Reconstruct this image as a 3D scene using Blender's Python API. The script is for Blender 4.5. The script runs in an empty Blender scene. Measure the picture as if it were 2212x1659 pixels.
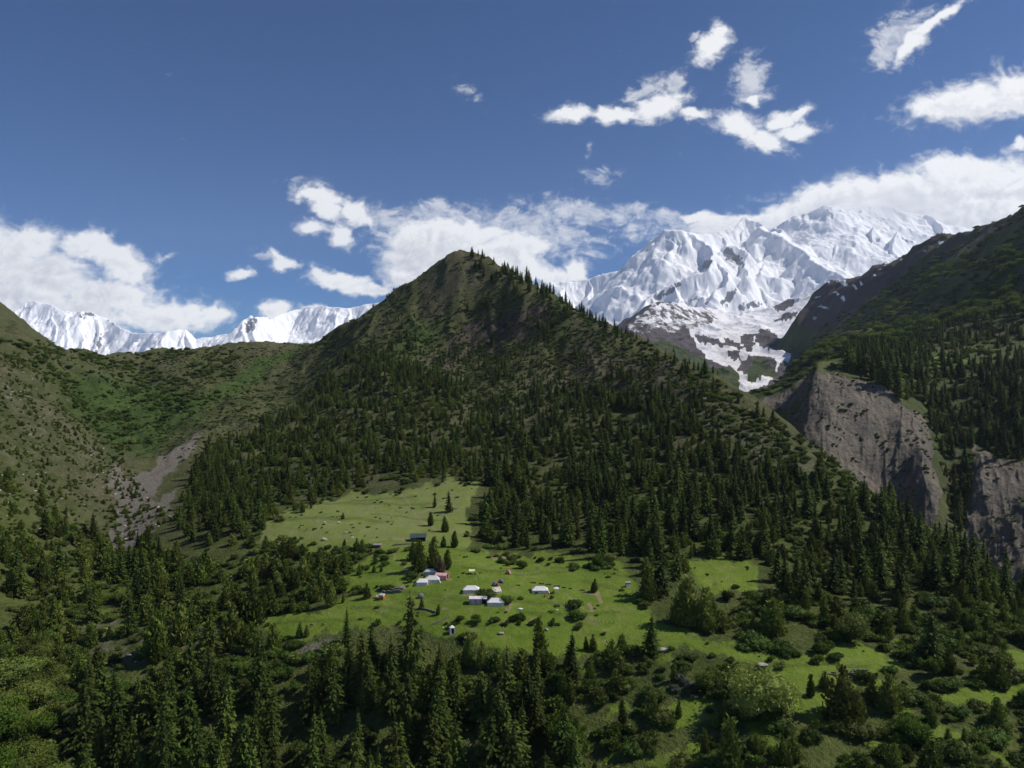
import bpy, bmesh, math, random
import numpy as np
from mathutils import Vector, Matrix, Euler

# ------------------------------------------------------------------ camera, sky, sun, exposure
SC = bpy.context.scene
COL = SC.collection
F, CU, CV = 1523.0, 1106.0, 829.5          # survey sheet: focal length and centre of a 2212 x 1659 view from the drone
R = math.radians
cam = bpy.data.objects.new('camera', bpy.data.cameras.new('camera'))
COL.objects.link(cam)
cam.data.sensor_width = 36.0
cam.data.lens = 36.0 * F / 2212.0
cam.data.clip_start = 1.0
cam.data.clip_end = 80000.0
cam.location = (0, 0, 0)
cam.rotation_euler = (R(90), 0, 0)
SC.camera = cam

SUN_EL, SUN_AZ = R(47), R(88)              # azimuth clockwise from +Y (north), so the sun stands to the right
sun_dir = Vector((math.cos(SUN_EL) * math.sin(SUN_AZ), math.cos(SUN_EL) * math.cos(SUN_AZ), math.sin(SUN_EL)))
sl = bpy.data.lights.new('sun', 'SUN')
sl.energy = 4.6
sl.angle = R(0.5)
sl.color = (1.0, 0.955, 0.89)
sun = bpy.data.objects.new('sun', sl)
COL.objects.link(sun)
sun.rotation_euler = sun_dir.to_track_quat('Z', 'Y').to_euler()

SC.view_settings.view_transform = 'Standard'
SC.view_settings.look = 'None'
SC.view_settings.exposure = 0.0
SC.view_settings.gamma = 1.0
SC.cycles.use_denoising = True
SC.cycles.max_bounces = 6
SC.cycles.diffuse_bounces = 3
SC.cycles.volume_bounces = 1
SC.cycles.transparent_max_bounces = 4

# ------------------------------------------------------------------ numpy noise
_ang = np.random.RandomState(7).rand(256, 256) * 2 * math.pi
_GX = np.cos(_ang).astype(np.float32).ravel(); _GY = np.sin(_ang).astype(np.float32).ravel()

def gnoise(x, y, seed=0):
    x = np.asarray(x, np.float32); y = np.asarray(y, np.float32)
    xf = np.floor(x); yf = np.floor(y)
    fx = x - xf; fy = y - yf
    xi = xf.astype(np.int32) + seed * 37; yi = yf.astype(np.int32) + seed * 101
    x0 = (xi & 255) << 8; x1 = ((xi + 1) & 255) << 8; y0 = yi & 255; y1 = (yi + 1) & 255
    sx = fx * fx * fx * (fx * (fx * 6 - 15) + 10); sy = fy * fy * fy * (fy * (fy * 6 - 15) + 10)
    def g(ix, iy, dx, dy):
        k = ix + iy
        return _GX[k] * (fx - dx) + _GY[k] * (fy - dy)
    a = g(x0, y0, 0, 0); a += sx * (g(x1, y0, 1, 0) - a)
    b = g(x0, y1, 0, 1); b += sx * (g(x1, y1, 1, 1) - b)
    return (a + sy * (b - a)) * 1.5

def fbm(x, y, octv=5, seed=0, gain=0.5, lac=2.03):
    s = 0; a = 1.0; t = 0
    for i in range(octv):
        s = s + a * gnoise(x, y, seed + 17 * i); t += a
        x = x * lac + 11.3; y = y * lac - 7.7; a *= gain
    return s / t

def ridged(x, y, octv=5, seed=0, gain=0.5, lac=2.05):
    s = 0; a = 1.0; t = 0; w = 1.0
    for i in range(octv):
        n = 1 - np.abs(gnoise(x, y, seed + 31 * i)) * 1.6
        n = np.clip(n, 0, 1) ** 2 * w
        w = np.clip(n * 1.6, 0.15, 1)
        s = s + a * n; t += a
        x = x * lac + 3.1; y = y * lac + 9.2; a *= gain
    return s / t

def sstep(a, b, x):
    t = np.clip((x - a) / (b - a), 0, 1)
    return t * t * (3 - 2 * t)

# ------------------------------------------------------------------ the sky: clear blue sky texture with a generated cloud map in azimuth / elevation
def cloud_map(W=2048, H=1024, az=48.0, e0=-3.0, e1=42.0):
    A, E = np.meshgrid(np.radians(np.linspace(-az, az, W)), np.radians(np.linspace(e0, e1, H)))
    U = CU + F * np.tan(A)
    V = CV - F * np.tan(E) / np.cos(A)
    wx = fbm(U / 130, V / 110, 5, 5) ; wy = fbm(U / 130, V / 110, 5, 77)
    wx2 = fbm(U / 30, V / 26, 4, 15); wy2 = fbm(U / 30, V / 26, 4, 87)
    Uw = U + 20 * wx + 12 * wx2; Vw = V + 14 * wy + 10 * wy2
    puff = 1 - np.abs(fbm(Uw / 62, Vw / 50, 5, 3, gain=0.55)) * 2.3
    fine = fbm(U / 26 + 1.5 * wx + .6 * wx2, V / 17 + 1.5 * wy, 6, 9, gain=0.66)
    mid = fbm(U / 60 + wx, V / 44 + wy, 4, 19, gain=0.6)
    def field(blobs):
        B = np.zeros_like(U)
        for b in blobs:
            u, v, ru, rv = b[:4]
            r = R(b[4]) if len(b) > 4 else 0
            s = b[5] if len(b) > 5 else 1.0
            du, dv = Uw - u, Vw - v
            x = (du * math.cos(r) + dv * math.sin(r)) / ru; y = (-du * math.sin(r) + dv * math.cos(r)) / rv
            B = np.maximum(B, s * np.exp(-(x * x + y * y) * 0.9)) + 0.18 * s * np.exp(-(x * x + y * y) * 1.6)
        return B
    dense = field([(-20, 560, 95, 75), (72, 520, 52, 40), (95, 600, 95, 60), (30, 660, 120, 60), (185, 530, 62, 30), (245, 555, 75, 30, 20),
                   (275, 585, 48, 30), (235, 640, 110, 36), (360, 682, 120, 32), (140, 690, 150, 55), (440, 678, 62, 16),
                   (900, 535, 75, 60), (960, 515, 90, 45), (890, 590, 60, 40), (1000, 560, 95, 55), (1085, 560, 80, 40), (1000, 505, 110, 26), (1120, 530, 70, 30),
                   (742, 612, 70, 20, 10), (800, 628, 55, 15), (595, 668, 35, 18), (665, 680, 50, 16), (1135, 585, 55, 28), (1252, 585, 26, 26), (1200, 600, 40, 22),
                   (2115, 218, 140, 42, -8), (2215, 200, 110, 50), (2020, 236, 60, 26),
                   (2080, 372, 110, 36), (1850, 412, 75, 32), (1782, 428, 62, 32), (1950, 402, 85, 32), (2050, 440, 180, 62), (2190, 410, 110, 70),
                   (1900, 466, 210, 52), (1800, 470, 120, 44), (2090, 470, 140, 50), (1640, 478, 95, 20), (1560, 492, 80, 22), (2000, 485, 150, 50), (2212, 480, 120, 60), (1720, 470, 80, 34), (1520, 470, 60, 12)])
    medium = field([(690, 425, 56, 20, 12), (770, 460, 46, 24, 30), (672, 492, 32, 16), (738, 510, 26, 26), (710, 455, 34, 22, 40), (615, 570, 30, 14), (700, 600, 36, 14, 30),
                    (523, 594, 26, 12, -10), (600, 555, 30, 8, 30),
                    (1235, 246, 46, 17), (1330, 248, 66, 18), (1425, 231, 62, 26, -12), (1505, 248, 30, 12),
                    (1536, 98, 46, 26, -54), (1550, 72, 24, 16),
                    (1600, 268, 48, 26, 10), (1650, 298, 58, 26, 15), (1725, 286, 58, 16, -8), (1690, 262, 40, 18, 0), (1735, 252, 30, 14, -30), (1627, 212, 15, 13),
                    (2015, 50, 86, 14, -36), (1968, 96, 56, 18, -42), (2205, 312, 24, 10, -30)])
    thin = field([(1180, 520, 120, 40), (830, 480, 60, 30), (1100, 480, 130, 34, 0, .9), (1420, 470, 70, 20, 0, .8), (930, 460, 70, 24), (650, 700, 60, 14, 0, .8), (1250, 460, 120, 26, 5), (1360, 455, 50, 16), (1150, 480, 100, 30, -8), (1050, 490, 90, 26), (1622, 168, 34, 50, 8, 1.1), (1620, 200, 40, 24), (1400, 190, 44, 20, -20, 1.1), (1462, 182, 20, 22, 20, 1.1),
                  (1950, 80, 70, 44, -30, 1.1), (1915, 108, 46, 24, -30, 1.1), (1010, 200, 40, 18, 40, .42), (1270, 326, 9, 14, 0, .7), (1495, 85, 14, 12), (1300, 380, 50, 20, 0, .45),
                  (340, 555, 40, 10, -10, .6), (660, 400, 60, 16, 10, .5), (1400, 500, 90, 26, 0, .7), (1560, 270, 40, 14, 10), (590, 560, 36, 10, 20, .7), (880, 470, 60, 16, 10, .6)])
    d1 = sstep(0.16, 0.82, dense + 0.18 * (puff - 0.62) + 0.30 * fine + 0.14 * mid)
    med = 1.25 * medium
    vein = np.clip(0.72 + 0.7 * fine + 0.5 * mid, 0.12, 1.0)
    d2 = (0.72 + 0.28 * np.maximum(vein, sstep(.6, 1.0, 1.25 * medium))) * sstep(0.03, 0.25, med) * sstep(0.14, 1.08, med + 0.25 * (puff - 0.62) + 0.58 * fine + 0.34 * mid)
    d3 = 0.66 * vein * sstep(0.03, 0.3, thin) * sstep(0.10, 1.1, thin + 0.2 * (puff - 0.62) + 0.9 * fine + 0.4 * mid)
    dens = np.maximum(np.maximum(d1, d2 * 0.96), d3)
    body = np.clip(dense + 0.30 * (puff - 0.6), 0, 1.6)
    T = np.zeros_like(U)                                    # how much cloud lies between each point and the sun
    n = 12
    for i in range(1, n + 1):
        T += np.roll(np.roll(body, -int(5 * i), 1), -int(4.2 * i), 0)
    low = sstep(0.35, 1.2, body) 
    shade = np.exp(-T / n * 1.05) * 1.5
    bump = np.roll(np.roll(puff, -9, 1), -9, 0) - puff
    shade = np.clip(shade + 0.16 * (1 - low) - 0.55 * bump * low + 0.05 * fine, 0.0, 1.0)
    img = bpy.data.images.new('cloud_map', W, H, alpha=True, float_buffer=True)
    img.colorspace_settings.name = 'Non-Color'
    px = np.ones((H, W, 4), np.float32)
    px[..., 0] = shade; px[..., 1] = dens
    px[..., 2] = 0
    img.pixels.foreach_set(px.ravel())
    img.pack()
    return img, az, e0, e1

class NT:
    """small helper for building node trees"""
    def __init__(s, tree):
        s.t = tree
        tree.nodes.clear()
    def n(s, kind, ins=None, **props):
        nd = s.t.nodes.new(kind)
        for k, v in props.items():
            setattr(nd, k, v)
        for k, v in (ins or {}).items():
            sock = nd.inputs[k]
            if isinstance(v, bpy.types.NodeSocket):
                s.t.links.new(v, sock)
            else:
                sock.default_value = v
        return nd
    def m(s, op, a, b=0.0, c=0.0, clamp=False):
        return s.n('ShaderNodeMath', {0: a, 1: b, 2: c}, operation=op, use_clamp=clamp).outputs[0]
    def mix(s, f, a, b, blend='MIX'):
        nd = s.n('ShaderNodeMix', None, data_type='RGBA', blend_type=blend)
        for sock, v in ((nd.inputs[0], f), (nd.inputs[6], a), (nd.inputs[7], b)):
            if isinstance(v, bpy.types.NodeSocket):
                s.t.links.new(v, sock)
            else:
                sock.default_value = v if not isinstance(v, tuple) or len(v) == 4 else (*v, 1)
        return nd.outputs[2]
    def ramp(s, f, a, b, lo=0.0, hi=1.0, smooth=True):
        return s.n('ShaderNodeMapRange', {0: f, 1: a, 2: b, 3: lo, 4: hi}, interpolation_type='SMOOTHSTEP' if smooth else 'LINEAR').outputs[0]
    def noise(s, vec, scale, detail=4, rough=0.55, dist=0.0):
        return s.n('ShaderNodeTexNoise', {'Vector': vec, 'Scale': scale, 'Detail': detail, 'Roughness': rough, 'Distortion': dist}).outputs[0]

world = bpy.data.worlds.new('World')
SC.world = world
world.use_nodes = True
w = NT(world.node_tree)
sky = w.n('ShaderNodeTexSky', sky_type='NISHITA', sun_disc=False, sun_elevation=SUN_EL, sun_rotation=SUN_AZ,
          altitude=3000, air_density=1.0, dust_density=0.1, ozone_density=5.0)
SKY_STRENGTH = 0.075
img, AZ, E0, E1 = cloud_map()
tc = w.n('ShaderNodeTexCoord')
sp = w.n('ShaderNodeSeparateXYZ', {0: tc.outputs['Generated']})
azn = w.m('ARCTAN2', sp.outputs[0], sp.outputs[1])
eln = w.m('ARCSINE', sp.outputs[2])
un = w.m('MULTIPLY_ADD', azn, 1 / (2 * R(AZ)), 0.5)
vn = w.m('MULTIPLY_ADD', eln, 1 / R(E1 - E0), -E0 / (E1 - E0))
cv = w.n('ShaderNodeCombineXYZ', {0: un, 1: vn, 2: 0.0})
ti = w.n('ShaderNodeTexImage', {'Vector': cv.outputs[0]}, image=img, extension='CLIP', interpolation='Cubic')
sc_ = w.n('ShaderNodeSeparateColor', {0: ti.outputs['Color']})
CLOUD_GAIN = 1.0 / SKY_STRENGTH
ccol = w.mix(sc_.outputs[0], (0.56 * CLOUD_GAIN, 0.575 * CLOUD_GAIN, 0.63 * CLOUD_GAIN, 1), (0.98 * CLOUD_GAIN, 0.98 * CLOUD_GAIN, 0.975 * CLOUD_GAIN, 1))
blue = w.n('ShaderNodeHueSaturation', {'Saturation': 1.42, 'Value': 0.92, 'Color': w.mix(1.0, sky.outputs[0], (0.96, 0.955, 1.03, 1), 'MULTIPLY')}).outputs[0]
fin = w.mix(sc_.outputs[1], blue, ccol)
bg = w.n('ShaderNodeBackground', {'Color': fin, 'Strength': SKY_STRENGTH})
w.n('ShaderNodeOutputWorld', {'Surface': bg.outputs[0]})

# ------------------------------------------------------------------ terrain: survey points -> smooth surfaces
def pz(v, Y):
    return (CV - v) / F * Y

class Surface:
    """thin plate surface Z(bearing, distance) through survey points"""
    def __init__(s, pts, gpts, ku, kY, lam=0.002):
        P = [(u, Y, pz(v, Y)) for u, v, Y in pts] + [(u, Y, Z) for u, Y, Z in gpts]
        P = np.array(P, float)
        s.ku, s.kY = ku, kY
        s.q = np.stack([P[:, 0] / ku, np.log(P[:, 1]) * kY], 1)
        n = len(P)
        K = s.kern(np.linalg.norm(s.q[:, None] - s.q[None], axis=2))
        A = np.zeros((n + 3, n + 3))
        A[:n, :n] = K + lam * np.eye(n)
        A[:n, n] = 1; A[:n, n + 1:] = s.q
        A[n:, :n] = A[:n, n:].T
        s.w = np.linalg.solve(A, np.concatenate([P[:, 2], np.zeros(3)]))
    @staticmethod
    def kern(r):
        r = np.maximum(r, 1e-9)
        return r * r * np.log(r)
    def __call__(s, U, Y):
        q = np.stack([np.ravel(U) / s.ku, np.log(np.ravel(Y)) * s.kY], 1)
        out = np.zeros(len(q))
        n = len(s.q)
        for i in range(0, len(q), 60000):
            c = q[i:i + 60000]
            r = np.sqrt(((c[:, None] - s.q[None]) ** 2).sum(2))
            out[i:i + 60000] = s.kern(r) @ s.w[:n] + s.w[n] + c @ s.w[n + 1:]
        return out.reshape(np.shape(U))

def upsampled(surf, u, y, k=4):
    """evaluate a surface on every k-th row and column and fill in with cubic interpolation"""
    def axis(a):
        n = (len(a) - 1) // k + 4
        f = np.interp(np.arange(n) * k - k, np.arange(len(a)), a)
        f[0] = 2 * f[1] - f[2]
        for i in range(n):
            if i * k - k > len(a) - 1:
                f[i] = a[-1] + (a[-1] - a[-2]) * (i * k - k - len(a) + 1)
        return f
    def cub(Z, m, ax):
        Z = np.moveaxis(Z, ax, 0)
        p = np.arange(m) / k + 1; i = np.floor(p).astype(int); t = (p - i).reshape(-1, *([1] * (Z.ndim - 1)))
        a, b, c, d = Z[i - 1], Z[i], Z[i + 1], Z[np.minimum(i + 2, len(Z) - 1)]
        o = b + 0.5 * t * (c - a + t * (2 * a - 5 * b + 4 * c - d + t * (3 * (b - c) + d - a)))
        return np.moveaxis(o, 0, ax)
    ly = np.exp(axis(np.log(y)))
    Uc, Yc = np.meshgrid(axis(u), ly)
    return cub(cub(surf(Uc, Yc), len(y), 0), len(u), 1)

def inpoly(U, V, poly):
    """signed-ish polygon membership (bool)"""
    ins = np.zeros(np.shape(U), bool)
    n = len(poly); j = n - 1
    for i in range(n):
        xi, yi = poly[i]; xj, yj = poly[j]
        c = ((yi > V) != (yj > V)) & (U < (xj - xi) * (V - yi) / (yj - yi + 1e-12) + xi)
        ins ^= c; j = i
    return ins

def pdist(U, V, poly, closed=True):
    d = np.full(np.shape(U), 1e9)
    n = len(poly)
    for i in range(n if closed else n - 1):
        x0, y0 = poly[i]; x1, y1 = poly[(i + 1) % n]
        dx, dy = x1 - x0, y1 - y0
        t = np.clip(((U - x0) * dx + (V - y0) * dy) / (dx * dx + dy * dy + 1e-9), 0, 1)
        d = np.minimum(d, np.hypot(U - x0 - t * dx, V - y0 - t * dy))
    return d

def area(U, V, poly, soft=12, seed=0, rough=14, wl=40):
    """soft mask of a patch of ground with a ragged edge"""
    p = np.array(poly, float); g = soft + rough + 2
    out = np.zeros(np.shape(U))
    k = (U > p[:, 0].min() - g) & (U < p[:, 0].max() + g) & (V > p[:, 1].min() - g) & (V < p[:, 1].max() + g)
    u, v = U[k], V[k]
    if rough:
        u, v = u + rough * fbm(u / wl, v / wl, 3, seed), v + rough * fbm(u / wl, v / wl, 3, seed + 50)
    d = pdist(u, v, poly)
    out[k] = sstep(-soft, soft, np.where(inpoly(u, v, poly), d, -d))
    return out

def grid_mesh(name, X, Y, Z, mat, attrs=None, kind='structure'):
    nr, nc = X.shape
    co = np.stack([X, Y, Z], -1).reshape(-1, 3).astype(np.float32)
    idx = np.arange(nr * nc, dtype=np.int32).reshape(nr, nc)
    q = np.stack([idx[:-1, :-1], idx[:-1, 1:], idx[1:, 1:], idx[1:, :-1]], -1).reshape(-1, 4)
    me = bpy.data.meshes.new(name)
    me.vertices.add(len(co)); me.vertices.foreach_set('co', co.ravel())
    me.loops.add(q.size); me.loops.foreach_set('vertex_index', q.ravel())
    me.polygons.add(len(q)); me.polygons.foreach_set('loop_start', np.arange(0, q.size, 4, dtype=np.int32))
    me.polygons.foreach_set('use_smooth', np.ones(len(q), bool))
    me.update(calc_edges=True)
    for an, cols in (attrs or {}).items():
        a = me.attributes.new(an, 'FLOAT_COLOR', 'POINT')
        c = np.zeros((nr * nc, 4), np.float32)
        for k, arr in enumerate(cols):
            c[:, k] = arr.ravel()
        a.data.foreach_set('color', c.ravel())
    me.materials.append(mat)
    o = bpy.data.objects.new(name, me)
    COL.objects.link(o)
    o['kind'] = kind
    return o

def material(name):
    m = bpy.data.materials.new(name)
    m.use_nodes = True
    return m, NT(m.node_tree)

def finish(t, col, rough=0.9, bump=None, bstr=0.5, bdist=1.0, spec=0.15):
    ins = {'Base Color': col, 'Roughness': rough, 'Specular IOR Level': spec}
    if bump is not None:
        b = t.n('ShaderNodeBump', {'Strength': bstr, 'Distance': bdist, 'Height': bump})
        ins['Normal'] = b.outputs[0]
    p = t.n('ShaderNodeBsdfPrincipled', ins)
    t.n('ShaderNodeOutputMaterial', {'Surface': p.outputs[0]})

# ---- the near land: valley, camp meadow, central hill, left moraine
NEAR_P = [
    # below the camp
    (900, 1690, 182), (1200, 1610, 186), (600, 1705, 187), (300, 1690, 190), (0, 1650, 190), (1500, 1560, 182), (1900, 1580, 175), (2212, 1600, 172), (-250, 1600, 190),
    (1000, 1440, 212), (1200, 1440, 210), (800, 1440, 217), (650, 1385, 232), (500, 1420, 228), (300, 1400, 242), (100, 1400, 247), (-250, 1390, 240),
    (1500, 1440, 203), (1800, 1445, 200), (2100, 1455, 198), (2460, 1490, 188),
    (1050, 1300, 243), (750, 1300, 255), (550, 1320, 265), (1350, 1290, 250), (1600, 1310, 242),
    (1000, 1200, 296), (1250, 1200, 296), (800, 1200, 300), (600, 1215, 310), (450, 1250, 305), (300, 1250, 322),
    (700, 1130, 352), (900, 1112, 368), (1000, 1062, 402), (620, 1140, 350), (500, 1155, 352), (400, 1155, 372), (330, 1150, 395), (240, 1150, 410),
    (0, 1200, 305), (-250, 1130, 265), (100, 1050, 425), (0, 1000, 405), (-250, 930, 380), (250, 1010, 520), (300, 1055, 482),
    (0, 790, 570), (-250, 700, 570), (120, 880, 570), (200, 950, 570),
    (0, 731, 665), (60, 727, 705), (160, 758, 800), (210, 768, 860), (280, 764, 910), (350, 757, 955), (480, 750, 1000), (560, 742, 1020), (680, 738, 1030),
    (-250, 520, 1250), (0, 655, 1200), (50, 700, 1150), (100, 738, 1080),
    (300, 900, 735), (150, 835, 725), (450, 850, 800), (450, 905, 700), (560, 832, 885), (620, 790, 955), (300, 805, 865), (330, 962, 605), (430, 947, 612), (380, 1002, 545),
    # central hill
    (700, 728, 1020), (740, 703, 1000), (780, 680, 985), (830, 645, 985), (900, 602, 985), (940, 570, 982), (975, 550, 980), (1000, 545, 978), (1020, 548, 972), (1060, 572, 950), (1100, 596, 925), (1190, 628, 880), (1260, 675, 830), (1320, 712, 785), (1400, 740, 735),
    (1480, 788, 685), (1520, 818, 655), (1600, 854, 605), (1650, 893, 575), (1700, 924, 545), (1750, 967, 515), (1800, 1004, 485), (1860, 1056, 450), (1930, 1114, 415), (2010, 1150, 380), (2090, 1195, 345), (2212, 1300, 288), (2460, 1500, 230),
    (1170, 690, 830), (1140, 740, 785), (1060, 795, 715), (960, 850, 645), (1020, 700, 890), (1080, 690, 880), (930, 720, 880), (870, 770, 810), (980, 790, 765),
    (1200, 900, 555), (1000, 920, 565), (800, 900, 605), (700, 1000, 485), (600, 950, 612), (500, 1052, 460), (1400, 900, 522), (1600, 1000, 432), (1400, 1100, 352),
    (1700, 1150, 320), (1900, 1210, 300), (1200, 1050, 422), (800, 800, 755), (700, 830, 805), (1000, 830, 690), (1200, 770, 715), (1350, 800, 640), (620, 880, 740),
    (1100, 1180, 322), (1500, 1262, 262), (1800, 1325, 236), (2100, 1390, 218), (850, 1040, 430), (1020, 1040, 420), (760, 1075, 405), (420, 1085, 445),
]
NEAR_G = [(u, 66, z) for u, z in ((-250, -150), (600, -165), (1200, -160), (1800, -118), (2460, -112))] + \
    [(u, 110, z) for u, z in ((-250, -128), (0, -130), (600, -143), (1100, -137), (1500, -114), (1800, -100), (2100, -97), (2460, -99))] + \
    [(u, 150, z) for u, z in ((-250, -110), (0, -112), (300, -117), (600, -122), (900, -119), (1200, -108), (1500, -96), (1800, -90), (2100, -88), (2460, -92))] + \
    [(0, 900, 15), (200, 1080, 12), (450, 1250, 20), (680, 1250, 40), (1190, 1000, 60), (1320, 900, 0), (1480, 800, -40), (1600, 710, -70), (1700, 650, -95),
     (1800, 580, -115), (1930, 510, -130), (2090, 430, -135), (2300, 350, -140), (2460, 300, -145), (1000, 1150, 110), (900, 1180, 90), (780, 1180, 50), (1100, 1100, 80),
     (1100, 1600, -60), (600, 1600, -20), (1600, 1600, -150), (2100, 1000, -160), (2460, 800, -160), (-250, 1600, 150), (2460, 1600, -160), (200, 1600, 20)]
near = Surface(NEAR_P, NEAR_G, 150.0, 6.0)
NC, NR = 800, 900
nu = np.linspace(-260, 2470, NC)
ny = np.exp(np.linspace(math.log(66), math.log(1600), NR))
NU, NY = np.meshgrid(nu, ny)
NX = (NU - CU) / F * NY
NZ0 = upsampled(near, nu, ny)
NV0 = CV - NZ0 / NY * F
# masks of ground cover, surveyed as outlines of each patch
meadow_polys = [
    [(585, 1125), (640, 1100), (720, 1080), (760, 1062), (830, 1068), (900, 1052), (985, 1035), (1040, 1045), (1010, 1090), (1020, 1150), (1000, 1185), (1100, 1200), (1200, 1195),
     (1330, 1215), (1390, 1265), (1370, 1300), (1440, 1345), (1540, 1385), (1700, 1410), (1640, 1440), (1500, 1400), (1330, 1400), (1250, 1420), (1080, 1405), (940, 1370), (800, 1345), (720, 1350), (690, 1320),
     (760, 1285), (740, 1262), (700, 1250), (760, 1225), (840, 1195), (700, 1195), (560, 1165)],
    [(555, 1330), (640, 1318), (720, 1335), (840, 1330), (840, 1350), (700, 1368), (640, 1385), (590, 1375)],
    [(1460, 1205), (1560, 1200), (1640, 1225), (1640, 1285), (1560, 1282), (1500, 1255)],
    [(1700, 1425), (1840, 1385), (1900, 1410), (1960, 1440), (1850, 1480), (1830, 1550), (1690, 1545), (1680, 1500), (1600, 1470)],
    [(1420, 1530), (1540, 1480), (1560, 1540), (1460, 1580)], [(2080, 1490), (2212, 1480), (2230, 1520), (2090, 1515)], [(1990, 1560), (2080, 1580), (2100, 1640), (2000, 1610)],
    [(420, 1360), (520, 1340), (560, 1370), (470, 1395)],
]
mead = np.zeros_like(NU)
for k, p in enumerate(meadow_polys):
    mead = np.maximum(mead, area(NU, NV0, p, 14, 100 + k, 22, 34))
wild = np.maximum(0.9 * area(NU, NV0, [(1240, 1420), (1500, 1400), (1840, 1380), (2260, 1330), (2300, 1700), (1260, 1700)], 20, 130, 20, 40), 0.62 * area(NU, NV0, [(-60, 1330), (300, 1280), (560, 1180), (760, 1190), (740, 1290), (560, 1340), (420, 1440), (-60, 1450)], 20, 131, 20, 40))
mead = np.maximum(mead, wild * sstep(.55, .80, .5 + .8 * fbm(NX / 18, NY / 15, 5, 133)))           # scraps of turf between the shrubs
mead *= (NY < 520)
scree = np.maximum.reduce([
    area(NU, NV0, [(440, 935), (425, 965), (360, 1020), (335, 1070), (300, 1090), (270, 1060), (250, 1040), (300, 1020), (370, 975)], 13, 201, 16, 26),
    0.95 * area(NU, NV0, [(245, 1000), (290, 1060), (330, 1075), (400, 1060), (350, 1120), (300, 1180), (240, 1200), (235, 1150), (262, 1105), (235, 1050)], 14, 203, 30, 40),
    0.32 * area(NU, NV0, [(-80, 790), (30, 770), (110, 850), (185, 925), (245, 1000), (240, 1070), (170, 1060), (60, 1010), (-60, 980)], 25, 205, 40, 50),
    0.24 * area(NU, NV0, [(-60, 980), (180, 1040), (240, 1090), (200, 1200), (60, 1190), (-60, 1150)], 30, 206, 60, 50),
    0.45 * area(NU, NV0, [(160, 1360), (260, 1330), (420, 1345), (440, 1400), (300, 1440), (160, 1430)], 14, 207, 30, 40),
    0.5 * area(NU, NV0, [(640, 1385), (720, 1360), (760, 1390), (700, 1440), (640, 1420)], 12, 208, 18, 40),
    0.40 * area(NU, NV0, [(1480, 830), (1530, 830), (1640, 905), (1760, 985), (1820, 1060), (1740, 1060), (1600, 985), (1500, 900)], 20, 209, 40, 40),
]) * (1 - 0.7 * mead)
brown = np.maximum.reduce([
    0.7 * area(NU, NV0, [(1000, 700), (1190, 640), (1195, 700), (1100, 740), (960, 800), (930, 775)], 14, 301, 20, 50),
    0.5 * area(NU, NV0, [(920, 590), (990, 555), (1000, 620), (960, 690), (890, 690)], 14, 302, 20, 40),
    0.55 * area(NU, NV0, [(1190, 640), (1330, 720), (1560, 840), (1420, 900), (1200, 830)], 40, 303, 60, 60)]) * (NY > 520)
lush = np.maximum.reduce([
    area(NU, NV0, [(110, 800), (200, 800), (330, 815), (440, 870), (440, 900), (300, 970), (245, 985), (180, 900)], 25, 401, 30, 60),
    0.9 * area(NU, NV0, [(675, 738), (640, 760), (520, 850), (460, 870), (420, 905), (280, 985), (300, 960), (430, 860), (560, 780)], 8, 402, 10, 40),
    0.8 * area(NU, NV0, [(880, 700), (960, 690), (940, 740), (860, 800), (800, 800)], 18, 403, 20, 40),
    0.6 * area(NU, NV0, [(1200, 640), (1320, 740), (1250, 760), (1190, 700)], 18, 404, 20, 40)])
# relief: ribs and hummocks on the slopes, faint terraces in the meadow
slope_amt = (1 - mead) * sstep(140, 420, NY)
rib = ridged(NX / 70 + 0.5 * fbm(NX / 60, NY / 60, 3, 8), NY / 190, 4, 21) - 0.45
hum = fbm(NX / 28, NY / 34, 5, 31)
hill_amt = sstep(430, 620, NY)
NZ = NZ0 + slope_amt * (hill_amt * 9.0 * rib + (1.2 + 2.6 * hill_amt) * hum) + (1 - slope_amt) * 0.5 * fbm(NX / 14, NY / 14, 4, 41)
NZ += hill_amt * 2.2 * fbm(NX / 9, NY / 11, 3, 91) * (1 - mead)
terr = fbm(NX / 70, NY / 70, 3, 51) * 3 + NZ0 * 0.22
tf = terr - np.floor(terr)
NZ += mead * 0.42 * (sstep(0.0, 0.3, tf) - tf)
NV = CV - NZ / NY * F

def near_at(u, v):
    """ground point of the near land seen along a bearing: first crossing from the camera outward"""
    c = int(np.clip(round((u + 260) / 2730 * (NC - 1)), 0, NC - 1))
    col = NV[:, c]
    ok = np.nonzero(col <= v)[0]
    ok = ok[ok > 60]
    if not len(ok):                                      # looks over the crest: take the skyline itself
        return ground(u, ny[int(np.argmin(col))])
    i = ok[0]
    f = np.clip((col[i - 1] - v) / (col[i - 1] - col[i] + 1e-9), 0, 1)
    return ground(u, ny[i - 1] + f * (ny[i] - ny[i - 1]))

def ground(u, Y):
    a = np.clip((u + 260) / 2730 * (NC - 1), 0, NC - 1.001); b = np.clip((math.log(Y) - math.log(66)) / (math.log(1600) - math.log(66)) * (NR - 1), 0, NR - 1.001)
    i, j = int(b), int(a); fi, fj = b - i, a - j
    z = (NZ[i, j] * (1 - fj) + NZ[i, j + 1] * fj) * (1 - fi) + (NZ[i + 1, j] * (1 - fj) + NZ[i + 1, j + 1] * fj) * fi
    return Vector(((u - CU) / F * Y, Y, z))

def gz(x, y):
    return ground(x / y * F + CU, y).z

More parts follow.
